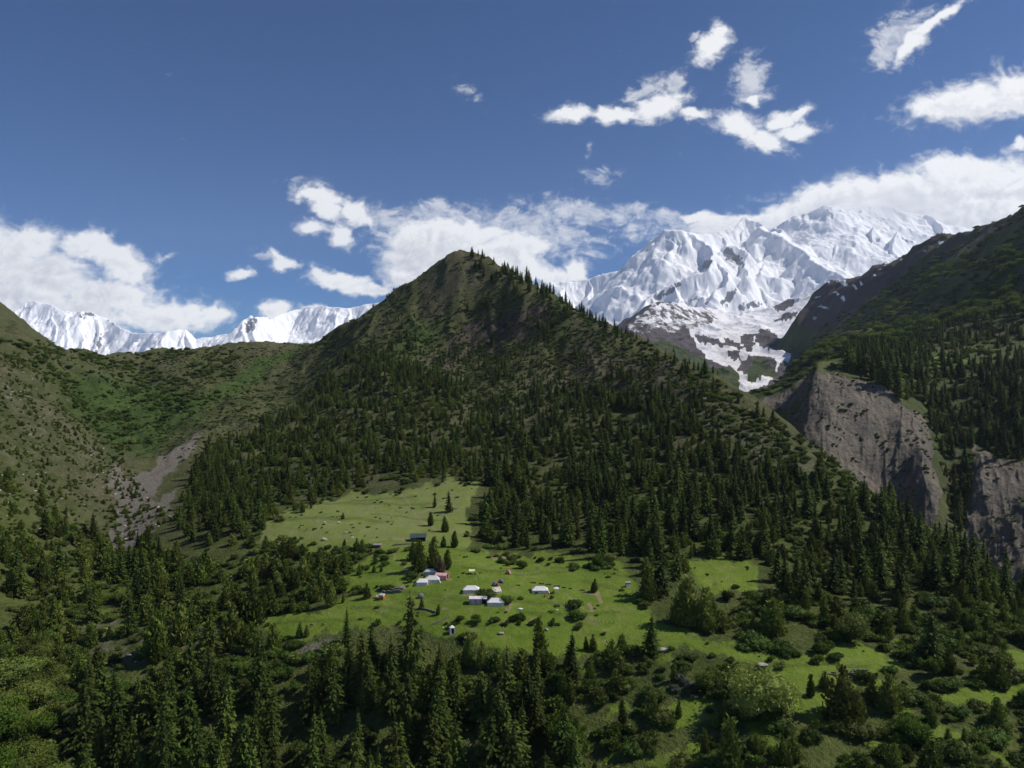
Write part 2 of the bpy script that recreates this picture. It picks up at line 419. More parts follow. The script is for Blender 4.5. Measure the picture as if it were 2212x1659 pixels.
def ground_material():
    m, t = material('mountain_ground')
    g = t.n('ShaderNodeNewGeometry')
    P = g.outputs['Position']
    a = t.n('ShaderNodeAttribute', attribute_name='cover')
    s = t.n('ShaderNodeSeparateColor', {0: a.outputs['Color']})
    md, sc, br = s.outputs[0], s.outputs[1], s.outputs[2]
    lu = a.outputs['Alpha']
    n1 = t.noise(P, 0.012, 5, 0.6); n2 = t.noise(P, 0.07, 6, 0.65); n3 = t.noise(P, 0.5, 4, 0.7); n4 = t.noise(P, 1.7, 3, 0.7)
    mixn = t.m('ADD', t.m('MULTIPLY', n2, 0.6), t.m('MULTIPLY', n3, 0.4))
    # dry mountain turf
    turf = t.mix(t.ramp(mixn, 0.38, 0.62), (0.050, 0.062, 0.020), (0.098, 0.100, 0.044))
    turf = t.mix(t.ramp(t.m('ADD', t.m('MULTIPLY', n1, 0.5), t.m('MULTIPLY', n3, 0.5)), 0.5, 0.66), turf, (0.135, 0.115, 0.075))
    nearby = t.ramp(t.n('ShaderNodeSeparateXYZ', {0: P}).outputs[1], 480.0, 300.0)
    turf = t.mix(t.m('MULTIPLY', nearby, 0.75), turf, t.mix(t.ramp(mixn, 0.36, 0.62), (0.046, 0.068, 0.015), (0.108, 0.130, 0.032)))
    luc = t.mix(t.ramp(mixn, 0.36, 0.64), (0.030, 0.050, 0.014), (0.068, 0.108, 0.026))
    col = t.mix(lu, turf, luc)
    brc = t.mix(t.ramp(mixn, 0.35, 0.65), (0.055, 0.045, 0.034), (0.115, 0.092, 0.068))
    col = t.mix(t.ramp(t.m('ADD', br, t.m('MULTIPLY', t.m('SUBTRACT', n3, 0.5), 1.2)), 0.3, 0.7), col, brc)
    vor = t.n('ShaderNodeTexVoronoi', {'Vector': P, 'Scale': 0.9})
    scc = t.mix(t.ramp(n4, 0.3, 0.7), (0.108, 0.095, 0.076), (0.205, 0.182, 0.150))
    scc = t.mix(t.m('MULTIPLY', t.ramp(vor.outputs['Distance'], 0.32, 0.1), 0.6), scc, (0.29, 0.265, 0.24))
    col = t.mix(t.ramp(t.m('ADD', sc, t.m('MULTIPLY', t.m('SUBTRACT', mixn, 0.5), 1.5)), 0.32, 0.62), col, scc)
    # grazed meadow
    mn = t.noise(P, 0.03, 5, 0.6)
    gr = t.mix(t.ramp(mn, 0.35, 0.65), (0.112, 0.162, 0.019), (0.150, 0.205, 0.030))
    gr = t.mix(t.ramp(t.noise(P, 0.16, 5, 0.65), 0.5, 0.72), gr, (0.180, 0.198, 0.060))
    gr = t.mix(t.m('MULTIPLY', t.ramp(t.m('ADD', t.m('MULTIPLY', n4, 0.5), t.m('MULTIPLY', t.noise(P, 0.28, 5, 0.7), 0.5)), 0.42, 0.62), 0.6), gr, (0.068, 0.112, 0.014))
    sy = t.n('ShaderNodeSeparateXYZ', {0: P}).outputs[1]
    gr = t.mix(t.m('MULTIPLY', t.ramp(sy, 285.0, 350.0), 0.75), gr, t.mix(t.ramp(t.noise(P, 0.11, 6, 0.7), 0.38, 0.62), (0.150, 0.185, 0.046), (0.195, 0.205, 0.085)))
    gr = t.mix(t.m('MULTIPLY', t.ramp(t.noise(P, 0.055, 7, 0.72), 0.60, 0.70), 0.75), gr, (0.175, 0.150, 0.085))
    tp = t.n('ShaderNodeAttribute', attribute_name='trail')
    ts = t.n('ShaderNodeSeparateColor', {0: tp.outputs['Color']})
    col = t.mix(t.ramp(t.m('ADD', md, t.m('MULTIPLY', t.m('SUBTRACT', mixn, 0.5), 0.8)), 0.35, 0.65), col, gr)
    col = t.mix(t.m('MULTIPLY', t.ramp(t.m('ADD', ts.outputs[0], t.m('MULTIPLY', t.m('SUBTRACT', n4, 0.5), 1.2)), 0.4, 0.9), 0.75), col, t.mix(n4, (0.19, 0.145, 0.085), (0.30, 0.24, 0.16)))
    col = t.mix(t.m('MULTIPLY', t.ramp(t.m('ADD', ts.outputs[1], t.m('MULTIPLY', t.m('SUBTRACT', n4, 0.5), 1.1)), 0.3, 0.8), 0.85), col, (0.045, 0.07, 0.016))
    bh = t.m('ADD', t.m('MULTIPLY', n3, 1.0), t.m('MULTIPLY', n4, 0.35))
    bs = t.m('SUBTRACT', 1.0, t.m('MULTIPLY', md, 0.6))
    b = t.n('ShaderNodeBump', {'Strength': bs, 'Distance': 1.6, 'Height': bh})
    p = t.n('ShaderNodeBsdfPrincipled', {'Base Color': col, 'Roughness': 0.95, 'Specular IOR Level': 0.08, 'Normal': b.outputs[0]})
    t.n('ShaderNodeOutputMaterial', {'Surface': p.outputs[0]})
    return m

trail = np.zeros_like(NU); scarp = np.zeros_like(NU)
for wpx, pl in [
    (2.4, [(862, 1063), (880, 1082), (893, 1105), (905, 1122), (925, 1135)]), (2.2, [(845, 1190), (853, 1198), (852, 1210)]), (3.5, [(878, 1230), (878, 1248)]), (2.5, [(880, 1215), (873, 1235)]),
    (1.8, [(1185, 1290), (1215, 1310), (1240, 1325)]), (1.8, [(1220, 1280), (1250, 1310), (1275, 1322)]), (5, [(1290, 1280), (1298, 1300)]), (5, [(1273, 1305), (1280, 1318)]),
    (4, [(1066, 1206), (1090, 1206)]), (2, [(1118, 1240), (1138, 1239)]), (5, [(1096, 1318), (1103, 1306)]), (2.0, [(1137, 1348), (1150, 1336)]), (2, [(1086, 1347), (1092, 1338)]),
    (3, [(958, 1250), (975, 1252)]), (3.5, [(850, 1163), (890, 1166)]), (2, [(800, 1167), (835, 1164)]), (2.5, [(1000, 1286), (1020, 1285)]), (2.2, [(955, 1315), (968, 1315)]), (4, [(958, 1235), (968, 1238)]),
    (4, [(1262, 1278), (1290, 1284)]), (3, [(1055, 1345), (1057, 1335)]), (1.8, [(925, 1135), (950, 1150)]), (2, [(905, 1110), (960, 1085)])]:
    trail = np.maximum(trail, sstep(wpx * 1.5, wpx * 0.5, pdist(NU, NV, pl, False)))
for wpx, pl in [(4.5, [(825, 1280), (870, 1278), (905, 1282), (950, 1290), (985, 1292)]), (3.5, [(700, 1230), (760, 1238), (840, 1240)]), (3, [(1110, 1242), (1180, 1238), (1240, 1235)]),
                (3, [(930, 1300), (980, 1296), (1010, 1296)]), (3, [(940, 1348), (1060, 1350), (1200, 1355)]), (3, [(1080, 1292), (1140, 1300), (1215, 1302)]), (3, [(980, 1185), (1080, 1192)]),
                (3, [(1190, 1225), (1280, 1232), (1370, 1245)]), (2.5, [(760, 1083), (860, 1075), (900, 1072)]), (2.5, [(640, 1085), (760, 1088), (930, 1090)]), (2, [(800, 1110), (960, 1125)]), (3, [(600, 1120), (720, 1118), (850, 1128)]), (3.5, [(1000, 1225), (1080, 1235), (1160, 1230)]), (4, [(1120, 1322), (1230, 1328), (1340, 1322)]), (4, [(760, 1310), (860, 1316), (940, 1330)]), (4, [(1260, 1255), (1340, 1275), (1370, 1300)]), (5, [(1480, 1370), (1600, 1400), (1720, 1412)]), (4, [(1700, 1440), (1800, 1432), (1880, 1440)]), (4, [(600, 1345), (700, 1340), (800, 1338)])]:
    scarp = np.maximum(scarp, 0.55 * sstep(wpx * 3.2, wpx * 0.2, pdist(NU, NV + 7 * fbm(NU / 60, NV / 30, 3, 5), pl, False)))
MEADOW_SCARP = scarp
ground_mat = ground_material()
grid_mesh('valley_ground', NX, NY, NZ, ground_mat, {'cover': (mead, scree, brown, lush), 'trail': (trail * (NY < 520), scarp * (NY < 520))})

# ---- the right-hand mountain with its cliff
RP = [
    (1766, 790, 655), (1780, 806, 650), (1821, 808, 648), (1878, 824, 640), (1917, 833, 632), (1940, 862, 622), (1982, 886, 612), (2015, 949, 588),
    (1800, 860, 612), (1850, 870, 604), (1760, 900, 600), (1850, 960, 575), (1920, 900, 598), (1780, 980, 556), (1900, 1040, 545), (1949, 949, 566), (1985, 979, 540), (2006, 1023, 520), (2030, 1070, 502), (2009, 1120, 486),
    (1960, 1000, 548), (1960, 1090, 516), (1900, 980, 568), (2060, 960, 584), (2068, 1040, 550), (2062, 1110, 522), (1720, 889, 640), (1714, 915, 620),
    (1900, 800, 690), (2000, 792, 720), (2100, 782, 745), (2212, 792, 735), (1850, 768, 770), (1950, 750, 830), (2212, 705, 880), (2440, 650, 820),
    (2100, 880, 650), (2212, 870, 625), (2212, 1000, 525), (2150, 950, 592), (2095, 965, 580), (2104, 1038, 515), (2150, 1050, 500), (2212, 1180, 425), (2092, 1142, 480), (2160, 1150, 455), (2040, 900, 640), (2440, 900, 500), (2440, 1200, 380),
    # upper slope and skyline
    (2460, 270, 1300), (2300, 380, 1350), (2212, 442, 1400), (2170, 472, 1480), (2110, 502, 1600), (2085, 512, 1680), (2050, 507, 1750), (2020, 514, 1800), (1990, 532, 1880), (1940, 562, 2000), (1900, 582, 2120), (1850, 604, 2250), (1815, 612, 2400), (1786, 614, 2550),
    (1762, 632, 2550), (1744, 660, 2480), (1723, 692, 2380), (1764, 726, 2000), (1730, 778, 1700), (1696, 816, 1400), (1666, 850, 1180), (1612, 864, 1000), (1500, 870, 900),
    (1900, 690, 1500), (2000, 640, 1380), (2100, 590, 1270), (2212, 545, 1150), (1800, 745, 1220), (1900, 748, 1020), (2050, 712, 980), (2212, 640, 980), (1830, 680, 1800), (1950, 610, 1700),
    (1700, 832, 900), (1750, 802, 860), (1700, 862, 755), (1640, 870, 780),
]
RG = [(1500, 520, -140), (1700, 480, -140), (1900, 440, -140), (2100, 400, -140), (2300, 340, -145), (2460, 300, -148), (1500, 700, -90), (1640, 640, -110),
      (2460, 1700, 380), (2212, 1900, 180), (2050, 2300, 150), (1900, 2800, 150), (1800, 3300, 150), (2460, 3500, 0), (1500, 3500, 0), (1500, 1500, -30), (1600, 2400, 20), (1660, 2600, 100), (1640, 1500, -45), (1690, 1700, -12), (1660, 2000, -20), (1720, 2300, 70), (1600, 1800, -60), (1720, 2000, 35), (1665, 1400, -28)]
right = Surface(RP, RG, 110.0, 7.0)
RNC, RNR = 640, 600
ru = np.linspace(1440, 2470, RNC); ry = np.exp(np.linspace(math.log(330), math.log(3400), RNR))
RU, RY = np.meshgrid(ru, ry)
RX = (RU - CU) / F * RY
RZ0 = upsampled(right, ru, ry)
RV0 = CV - RZ0 / RY * F
cliff = np.maximum(area(RU, RV0, [(1766, 800), (1790, 806), (1878, 824), (1925, 838), (1945, 870), (1985, 888), (2016, 949), (2010, 990), (2036, 1068), (2016, 1130), (1960, 1180), (1700, 1100), (1690, 930), (1745, 862)], 6, 500, 15, 26),
                   0.95 * area(RU, RV0, [(2092, 955), (2120, 975), (2180, 1005), (2260, 1020), (2300, 1400), (2080, 1300), (2086, 1140), (2104, 1040)], 9, 502, 22, 26)) * (RY < 690)
cliff = np.maximum(cliff, 0.7 * area(RU, RV0, [(1620, 868), (1700, 845), (1760, 795), (1772, 800), (1735, 860), (1690, 880), (1640, 900)], 6, 503, 14, 24) * (RY < 900))
barer = area(RU, RV0, [(1786, 610), (1830, 606), (1990, 540), (2020, 540), (1940, 600), (1880, 640), (1800, 700), (1750, 715), (1715, 700), (1744, 655)], 12, 504, 20, 40) * (RY > 1200)
barer = np.maximum(barer, 0.55 * area(RU, RV0, [(2000, 500), (2212, 430), (2230, 470), (2060, 545), (1960, 590)], 14, 505, 20, 40) * (RY > 1000))
lushr = 0.8 * area(RU, RV0, [(1980, 770), (2080, 770), (2100, 782), (2060, 800), (1990, 790)], 5, 506, 10, 24) * (RY < 1000)
lushr = np.maximum(lushr, 0.8 * area(RU, RV0, [(1825, 758), (1870, 752), (1930, 750), (1930, 765), (1840, 775)], 4, 507, 10, 24) * (RY < 1000))
CLS = 0.88 * RX - 0.48 * RY; CLD = 0.48 * RX + 0.88 * RY
flut = ridged(CLS / 8 + 0.35 * fbm(RX / 20, RY / 20, 3, 62), CLD / 90, 3, 61) - 0.4
far_amt = sstep(750, 1300, RY)
RZ = RZ0 + (1 - cliff) * (2.2 * fbm(RX / 20, RY / 26, 5, 71) + far_amt * (34 * (ridged(RX / 210 + 0.4 * fbm(RX / 150, RY / 150, 3, 4), RY / 520, 5, 73) - 0.45) + 9 * fbm(RX / 40, RY / 60, 5, 75)))
RZ += cliff * (1.7 * flut + 6.5 * fbm(CLS / 26, CLD / 34, 5, 81) + 1.3 * fbm(RX / 6, RY / 6, 4, 83))           # rain-cut flutes down the cliff face

def right_at(u, v):
    c = int(np.clip(round((u - 1440) / 1030 * (RNC - 1)), 0, RNC - 1))
    col = CV - RZ[:, c] / RY[:, c] * F
    ok = np.nonzero(col <= v)[0]
    i = ok[0] if len(ok) else RNR - 1
    return Vector((RX[i, c], RY[i, c], RZ[i, c]))

def mountain_material():
    m, t = material('right_mountain_ground')
    P = t.n('ShaderNodeNewGeometry').outputs['Position']
    a = t.n('ShaderNodeAttribute', attribute_name='cover')
    s = t.n('ShaderNodeSeparateColor', {0: a.outputs['Color']})
    n1 = t.noise(P, 0.006, 6, 0.62); n2 = t.noise(P, 0.035, 6, 0.66); n3 = t.noise(P, 0.2, 5, 0.7)
    nm = t.m('ADD', t.m('MULTIPLY', n2, 0.6), t.m('MULTIPLY', n3, 0.4))
    col = t.mix(t.ramp(n1, 0.38, 0.62), (0.056, 0.074, 0.027), (0.098, 0.112, 0.042))
    col = t.mix(t.ramp(nm, 0.5, 0.66), col, (0.105, 0.095, 0.060))
    col = t.mix(t.ramp(nm, 0.45, 0.34), col, (0.032, 0.050, 0.018))
    col = t.mix(t.ramp(t.m('ADD', s.outputs[1], t.m('MULTIPLY', t.m('SUBTRACT', nm, 0.5), 1.4)), 0.3, 0.7), col, t.mix(n3, (0.055, 0.045, 0.046), (0.13, 0.105, 0.10)))
    col = t.mix(t.ramp(s.outputs[2], 0.4, 0.6), col, (0.13, 0.19, 0.04))
    st = t.n('ShaderNodeMapping', {'Vector': P, 'Scale': (0.35, 0.35, 0.06)})
    n5 = t.noise(st.outputs[0], 0.9, 5, 0.7)
    n6 = t.noise(P, 0.42, 3, 0.6)
    cl = t.mix(t.ramp(n5, 0.3, 0.7), (0.116, 0.098, 0.077), (0.212, 0.183, 0.145))
    cl = t.mix(t.ramp(t.noise(P, 0.03, 4, 0.6), 0.45, 0.7), cl, (0.11, 0.102, 0.09))
    vo = t.n('ShaderNodeTexVoronoi', {'Vector': P, 'Scale': 0.15})
    cl = t.mix(t.m('MULTIPLY', t.m('MULTIPLY', t.ramp(vo.outputs['Distance'], 0.30, 0.17), t.ramp(n6, 0.44, 0.54)), 0.9), cl, (0.032, 0.040, 0.02))
    col = t.mix(t.ramp(t.m('ADD', s.outputs[0], t.m('MULTIPLY', t.m('SUBTRACT', nm, 0.5), 0.8)), 0.35, 0.6), col, cl)
    sn = t.ramp(t.m('ADD', a.outputs['Alpha'], t.m('MULTIPLY', t.m('SUBTRACT', n2, 0.5), 2.0)), 0.5, 0.56)
    col = t.mix(sn, col, (0.8, 0.8, 0.8))
    finish(t, col, 0.95, t.m('ADD', n3, t.m('MULTIPLY', n5, 0.6)), 0.9, 2.4, 0.06)
    return m
rsnow = np.zeros_like(RU)
for uu, vv, ru_, rv_ in ((2072, 512, 11, 3), (2032, 520, 8, 4), (1998, 547, 5, 2), (1948, 557, 4, 2), (1915, 576, 6, 2), (1822, 614, 14, 3), (1790, 615, 4, 2), (1808, 632, 10, 3), (1778, 664, 16, 2.5), (1821, 640, 6, 4), (1845, 618, 8, 2), (1860, 610, 6, 2), (1890, 600, 7, 2), (1900, 588, 5, 2), (1768, 640, 10, 2), (1760, 690, 10, 2)):
    rsnow = np.maximum(rsnow, np.exp(-(((RU - uu) / ru_) ** 2 + ((RV0 - vv) / rv_) ** 2)))
rsnow *= (RY > 1500)
mount_mat = mountain_material()
grid_mesh('right_mountain', RX, RY, RZ, mount_mat, {'cover': (cliff, barer, lushr, rsnow)})

# ---- the snow valley behind the hill
SP = [
    (1342, 710, 3000), (1378, 683, 3120), (1411, 653, 3280), (1426, 648, 3320), (1450, 656, 3400), (1479, 656, 3550), (1509, 664, 3700), (1530, 670, 3900),
    (1607, 846, 1500), (1570, 840, 1560), (1640, 802, 1900), (1640, 770, 2250), (1600, 790, 2050), (1690, 790, 2000), (1670, 820, 1750), (1650, 740, 2600), (1600, 700, 3250), (1550, 695, 3450), (1750, 702, 2950), (1740, 740, 2500), (1600, 676, 4200), (1700, 652, 4500), (1800, 622, 4700),
    (1400, 740, 2600), (1450, 800, 2000), (1550, 822, 1700), (1500, 720, 2850), (1550, 760, 2350), (1450, 700, 3050), (1680, 745, 2550), (1700, 690, 3500), (1650, 680, 3900), (1400, 790, 2000), (1520, 790, 2000), (1380, 720, 2800), (1640, 705, 3150),
    (1700, 712, 2900), (1600, 745, 2500), (1560, 720, 2900), (1480, 760, 2400), (1900, 600, 4700)]
SG = [(1340, 1500, -50), (1280, 3200, 150), (1250, 2400, 20), (1300, 4200, 200), (1426, 4300, 230), (1500, 5000, 330), (1600, 5400, 430), (1700, 5600, 450), (1900, 5800, 500), (1250, 5800, 250), (1900, 3300, 350), (1900, 1500, 0), (1700, 1300, -30), (1500, 1200, -60), (1250, 1200, -80)]
snowv = Surface(SP, SG, 90.0, 7.0)
su = np.linspace(1240, 1930, 620); sy = np.exp(np.linspace(math.log(1200), math.log(5800), 520))
SU, SY = np.meshgrid(su, sy)
SX = (SU - CU) / F * SY
SZ0 = upsampled(snowv, su, sy)
SV0 = CV - SZ0 / SY * F
SZ = SZ0 + 26 * (ridged(SX / 260, SY / 420, 5, 111) - 0.45) + 10 * fbm(SX / 60, SY / 80, 5, 113)
snowpoly = [(1411, 650), (1479, 652), (1560, 660), (1700, 600), (1800, 590), (1790, 615), (1762, 632), (1744, 655), (1723, 690), (1735, 706), (1765, 708), (1745, 733), (1715, 765), (1690, 788), (1678, 800), (1640, 803), (1676, 812), (1670, 822), (1630, 842), (1600, 846),
            (1585, 838), (1605, 828), (1590, 800), (1580, 785), (1545, 780), (1530, 772), (1515, 760), (1500, 735), (1490, 715), (1470, 690), (1440, 672), (1415, 690), (1385, 690), (1360, 705), (1378, 682)]
smask = area(SU, SV0, snowpoly, 3.5, 601, 9, 16)
for k, p in enumerate([[(1596, 726), (1618, 722), (1632, 740), (1622, 758), (1605, 748)], [(1640, 715), (1662, 709), (1672, 720), (1690, 735), (1685, 755), (1655, 760), (1638, 745)], [(1692, 722), (1730, 715), (1742, 722), (1720, 742), (1690, 754)],
                       [(1572, 758), (1602, 760), (1600, 772), (1578, 772)], [(1598, 775), (1640, 766), (1672, 775), (1678, 800), (1650, 815), (1625, 828), (1608, 810), (1595, 790)], [(1560, 727), (1598, 737), (1605, 752), (1572, 742)], [(1500, 720), (1530, 725), (1560, 740), (1535, 745), (1505, 735)],
                       [(1628, 724), (1646, 719), (1640, 735), (1630, 736)], [(1668, 650), (1720, 640), (1712, 655), (1680, 672)], [(1670, 690), (1700, 676), (1724, 672), (1716, 690), (1690, 695)], [(1535, 735), (1590, 742), (1560, 752)]]):
    smask *= 1 - 0.86 * area(SU, SV0, p, 4.5, 620 + k, 8, 10)
knoll = area(SU, SV0, [(1340, 712), (1411, 648), (1450, 652), (1530, 668), (1570, 690), (1540, 700), (1490, 715), (1440, 720)], 10, 640, 12, 30)
smask = np.where(knoll > 0.05, smask * (1 - knoll) + knoll * 0.48, smask)
greenm = area(SU, SV0, [(1330, 752), (1420, 728), (1480, 752), (1520, 778), (1560, 795), (1600, 800), (1640, 770), (1680, 800), (1600, 860), (1400, 900)], 12, 641, 14, 30)
def alpine_material(name, snow_scale=0.02, rock=((0.055, 0.048, 0.052), (0.13, 0.115, 0.115)), amp=1.2, stretch=None, sharp=(0.46, 0.54), snowcol=(0.90, 0.905, 0.915), bump=6.0):
    m, t = material(name)
    P = t.n('ShaderNodeNewGeometry').outputs['Position']
    a = t.n('ShaderNodeAttribute', attribute_name='cover')
    s = t.n('ShaderNodeSeparateColor', {0: a.outputs['Color']})
    Q = t.n('ShaderNodeMapping', {'Vector': P, 'Scale': stretch, 'Rotation': (0, 0, R(0))}).outputs[0] if stretch else P
    n1 = t.noise(Q, snow_scale, 7, 0.68); n2 = t.noise(P, snow_scale * 3.2, 6, 0.7); n3 = t.noise(P, snow_scale * 0.4, 4, 0.6)
    rk = t.mix(t.ramp(n2, 0.3, 0.7), rock[0], rock[1])
    gr = t.mix(t.ramp(n2, 0.35, 0.65), (0.038, 0.055, 0.022), (0.075, 0.092, 0.036))
    base = t.mix(t.ramp(t.m('ADD', s.outputs[1], t.m('MULTIPLY', t.m('SUBTRACT', n2, 0.5), 0.9)), 0.4, 0.6), rk, gr)
    f = t.ramp(t.m('ADD', s.outputs[0], t.m('MULTIPLY', t.m('SUBTRACT', n1, 0.5), amp)), *sharp)
    sn = t.mix(t.ramp(n3, 0.35, 0.65), snowcol, tuple(c * k for c, k in zip(snowcol, (0.955, 0.95, 0.945))))
    sn = t.mix(t.m('MULTIPLY', s.outputs[2], t.ramp(n2, 0.35, 0.6)), sn, (0.50, 0.46, 0.43))
    col = t.mix(f, base, sn)
    finish(t, col, 0.85, t.m('ADD', n2, t.m('MULTIPLY', n1, 0.5)), 0.55, bump, 0.1)
    return m
dirty = area(SU, SV0, [(1560, 700), (1640, 760), (1740, 740), (1690, 800), (1600, 850), (1540, 780)], 30, 642, 20, 40)
grid_mesh('snow_valley', SX, SY, SZ, alpine_material('snow_valley_ground', 0.034, amp=1.05, stretch=(1.0, 0.3, 1.0), sharp=(0.42, 0.57), snowcol=(0.80, 0.79, 0.80), bump=5.0), {'cover': (smask, greenm, 0.5 * dirty)})

# ---- far snow massifs: ridges descending from surveyed crests, faces falling off on both sides
def ridge_from(u0, v0, Y0, pts, g):
    out = [((u0 - CU) / F * Y0, Y0, pz(v0, Y0))]
    for u, v in pts:
        x0, y0, z0 = out[-1]
        X = (u - CU) / F * y0
        if pz(v, y0) - (z0 - g * abs(X - x0)) > 0:            # runs sideways more gently than that: keep it nearly level in depth
            mid = y0 - 0.3 * abs(X - x0)
            best = ((u - CU) / F * mid, mid, pz(v, mid))
        else:
            lo, hi = 0.6 * y0, y0
            for _ in range(40):
                mid = 0.5 * (lo + hi)
                X = (u - CU) / F * mid; Z = pz(v, mid)
                if Z - (z0 - g * math.hypot(X - x0, mid - y0)) > 0:
                    lo = mid
                else:
                    hi = mid
            best = (X, mid, Z)
        out.append(best)
    return out
def crest(pts):
    return [((u - CU) / F * Y, Y, pz(v, Y)) for u, v, Y in pts]

def massif(U, Y, ridges, base, seed, amp, fl_w, fl_a, wl):
    X = (U - CU) / F * Y
    wx = X + 0.22 * wl * fbm(X / (wl * .6), Y / (wl * .6), 4, seed); wy = Y + 0.22 * wl * fbm(X / (wl * .6), Y / (wl * .6), 4, seed + 5)
    Z = np.full(X.shape, -1e9); S = np.zeros(X.shape); D = np.full(X.shape, 1e9)
    off = 0
    for rd, k in ridges:
        for (x0, y0, z0), (x1, y1, z1) in zip(rd[:-1], rd[1:]):
            dx, dy = x1 - x0, y1 - y0
            L = math.hypot(dx, dy) + 1e-6
            t = np.clip(((wx - x0) * dx + (wy - y0) * dy) / (L * L), 0, 1)
            d = np.hypot(wx - x0 - t * dx, wy - y0 - t * dy)
            kk = k * (1 - 0.22 * (1 - np.exp(-d / 500.0)))
            z = z0 + t * (z1 - z0) - kk * d
            up = z > Z
            S = np.where(up, off + t * L, S); D = np.where(up, d, D); Z = np.where(up, z, Z)
            off += L
        off += 137.0
    far = sstep(10, 200, D)
    Z = Z + amp * (ridged(X / wl, Y / wl, 6, seed + 9) - 0.42) * (0.25 + 0.75 * far)
    Z = Z + fl_a * (ridged(S / fl_w + 0.3 * fbm(X / 200, Y / 200, 3, seed + 3), D / (fl_w * 14), 2, seed + 11) - 0.5) * sstep(8, 90, D) * sstep(0.35, 0.55, 0.5 + 0.8 * fbm(X / 700, Y / 700, 2, seed + 13))
    Z = Z + 0.10 * amp * fbm(X / (wl * .12), Y / (wl * .12), 4, seed + 21) + 0.14 * amp * (ridged(X / (wl * .15), Y / (wl * .22), 4, seed + 23) - 0.42) * far
    b = base(U, Y) + 0.4 * amp * (ridged(X / wl * 1.4, Y / wl * 1.4, 5, seed + 15) - 0.4)
    h = np.clip(0.5 + 0.5 * (Z - b) / 60.0, 0, 1)
    Z = b * (1 - h) + Z * h + 60.0 * 0.25 * h * (1 - h) * 4 * 0.25
    return X, Z
MR = [
    (crest([(1080, 650, 8700), (1176, 606, 8800), (1241, 609, 8850), (1277, 599, 8800), (1330, 584, 8750), (1340, 575, 8700), (1378, 545, 8650), (1402, 524, 8600), (1420, 509, 8550), (1444, 495, 8500), (1470, 497, 8450), (1490, 501, 8500)]), 1.12),
    (crest([(1490, 501, 8500), (1525, 508, 8700), (1551, 505, 9000), (1585, 487, 9300), (1616, 466, 9500)]), 1.1),
    (crest([(1616, 466, 9500), (1640, 480, 9450), (1672, 500, 9600), (1690, 503, 10300), (1684, 489, 11200), (1738, 461, 11200), (1768, 450, 11050), (1789, 440, 11000), (1809, 444, 11200), (1851, 462, 11700), (1881, 445, 12200), (1911, 444, 12300), (1940, 452, 12300), (1985, 465, 12300), (2060, 486, 12300), (2107, 498, 12300), (2260, 545, 12300)]), 0.95),
    (ridge_from(1616, 466, 9500, [(1660, 494), (1694, 514), (1730, 540), (1762, 563), (1807, 592), (1840, 622)], 0.52), 1.05),
    (ridge_from(1490, 500, 8480, [(1520, 520), (1539, 545), (1528, 565), (1509, 583), (1478, 596), (1450, 608), (1420, 628), (1399, 645), (1372, 680), (1355, 715)], 0.62), 1.25),
    (ridge_from(1551, 505, 9000, [(1566, 530), (1583, 530), (1600, 553), (1613, 577), (1640, 600)], 0.6), 1.2),
    (ridge_from(1616, 466, 9500, [(1600, 500), (1575, 522)], 0.75), 1.15),
    (ridge_from(1616, 466, 9500, [(1636, 515), (1660, 550), (1648, 575)], 0.75), 1.15),
    (ridge_from(1640, 560, 8300, [(1616, 592)], 0.35) + ridge_from(1616, 592, 7700, [(1592, 613), (1570, 634), (1551, 655)], 0.8)[1:], 1.25),
    (ridge_from(1616, 592, 7750, [(1640, 612), (1662, 632), (1692, 648)], 0.75), 1.25),
    (ridge_from(1616, 592, 7750, [(1612, 635), (1600, 668)], 0.95), 1.2),
    (ridge_from(1640, 560, 8300, [(1652, 588), (1700, 603), (1747, 617), (1790, 628)], 0.45), 1.15),
    (ridge_from(1700, 603, 7900, [(1705, 630), (1715, 655)], 0.8), 1.15),
    (ridge_from(1789, 440, 11000, [(1801, 497), (1812, 527), (1848, 563), (1863, 600)], 0.8), 1.15),
    (ridge_from(1812, 527, 9900, [(1800, 560), (1790, 595)], 0.8), 1.15),
    (ridge_from(1789, 440, 11000, [(1851, 472), (1881, 488), (1926, 500), (1982, 521), (1992, 565)], 0.55), 1.2),
    (ridge_from(1881, 488, 10300, [(1880, 530), (1900, 570), (1912, 600)], 0.8), 1.15),
    (ridge_from(1926, 500, 10000, [(1935, 540), (1950, 570)], 0.85), 1.15),
    (ridge_from(1738, 461, 11200, [(1722, 500), (1742, 540), (1775, 560)], 0.75), 1.1),
    (ridge_from(1277, 599, 8800, [(1275, 640), (1300, 680)], 0.8), 1.0),
    (ridge_from(1330, 584, 8750, [(1310, 620), (1320, 660)], 0.85), 1.0),
    (ridge_from(1217, 607, 8850, [(1225, 640), (1240, 680)], 0.8), 1.0),
    (ridge_from(1539, 545, 8000, [(1560, 600), (1540, 640)], 0.7), 1.2),
    (ridge_from(1509, 583, 7700, [(1520, 620), (1500, 655)], 0.8), 1.2),
    (ridge_from(1450, 608, 7400, [(1465, 640), (1460, 665)], 0.8), 1.2),
    (ridge_from(1420, 509, 8550, [(1400, 560), (1370, 620)], 0.95), 1.05),
    (ridge_from(1444, 495, 8500, [(1450, 540), (1430, 590)], 0.95), 1.05),
    (crest([(2000, 464, 12200), (2060, 520, 11200), (2080, 560, 10500)]), 1.0),
]
mu = np.linspace(1070, 2270, 720); my = np.linspace(6000, 12900, 520)
MU, MY = np.meshgrid(mu, my)
MX, MZ = massif(MU, MY, MR, lambda U, Y: (0.097 - 0.018 * (1 - sstep(1330, 1430, U))) * Y - 0.5 * np.clip(6900 - Y, 0, 900), 700, 105, 42, 26, 820)
MV = CV - MZ / MY * F
rockm = np.zeros_like(MU)
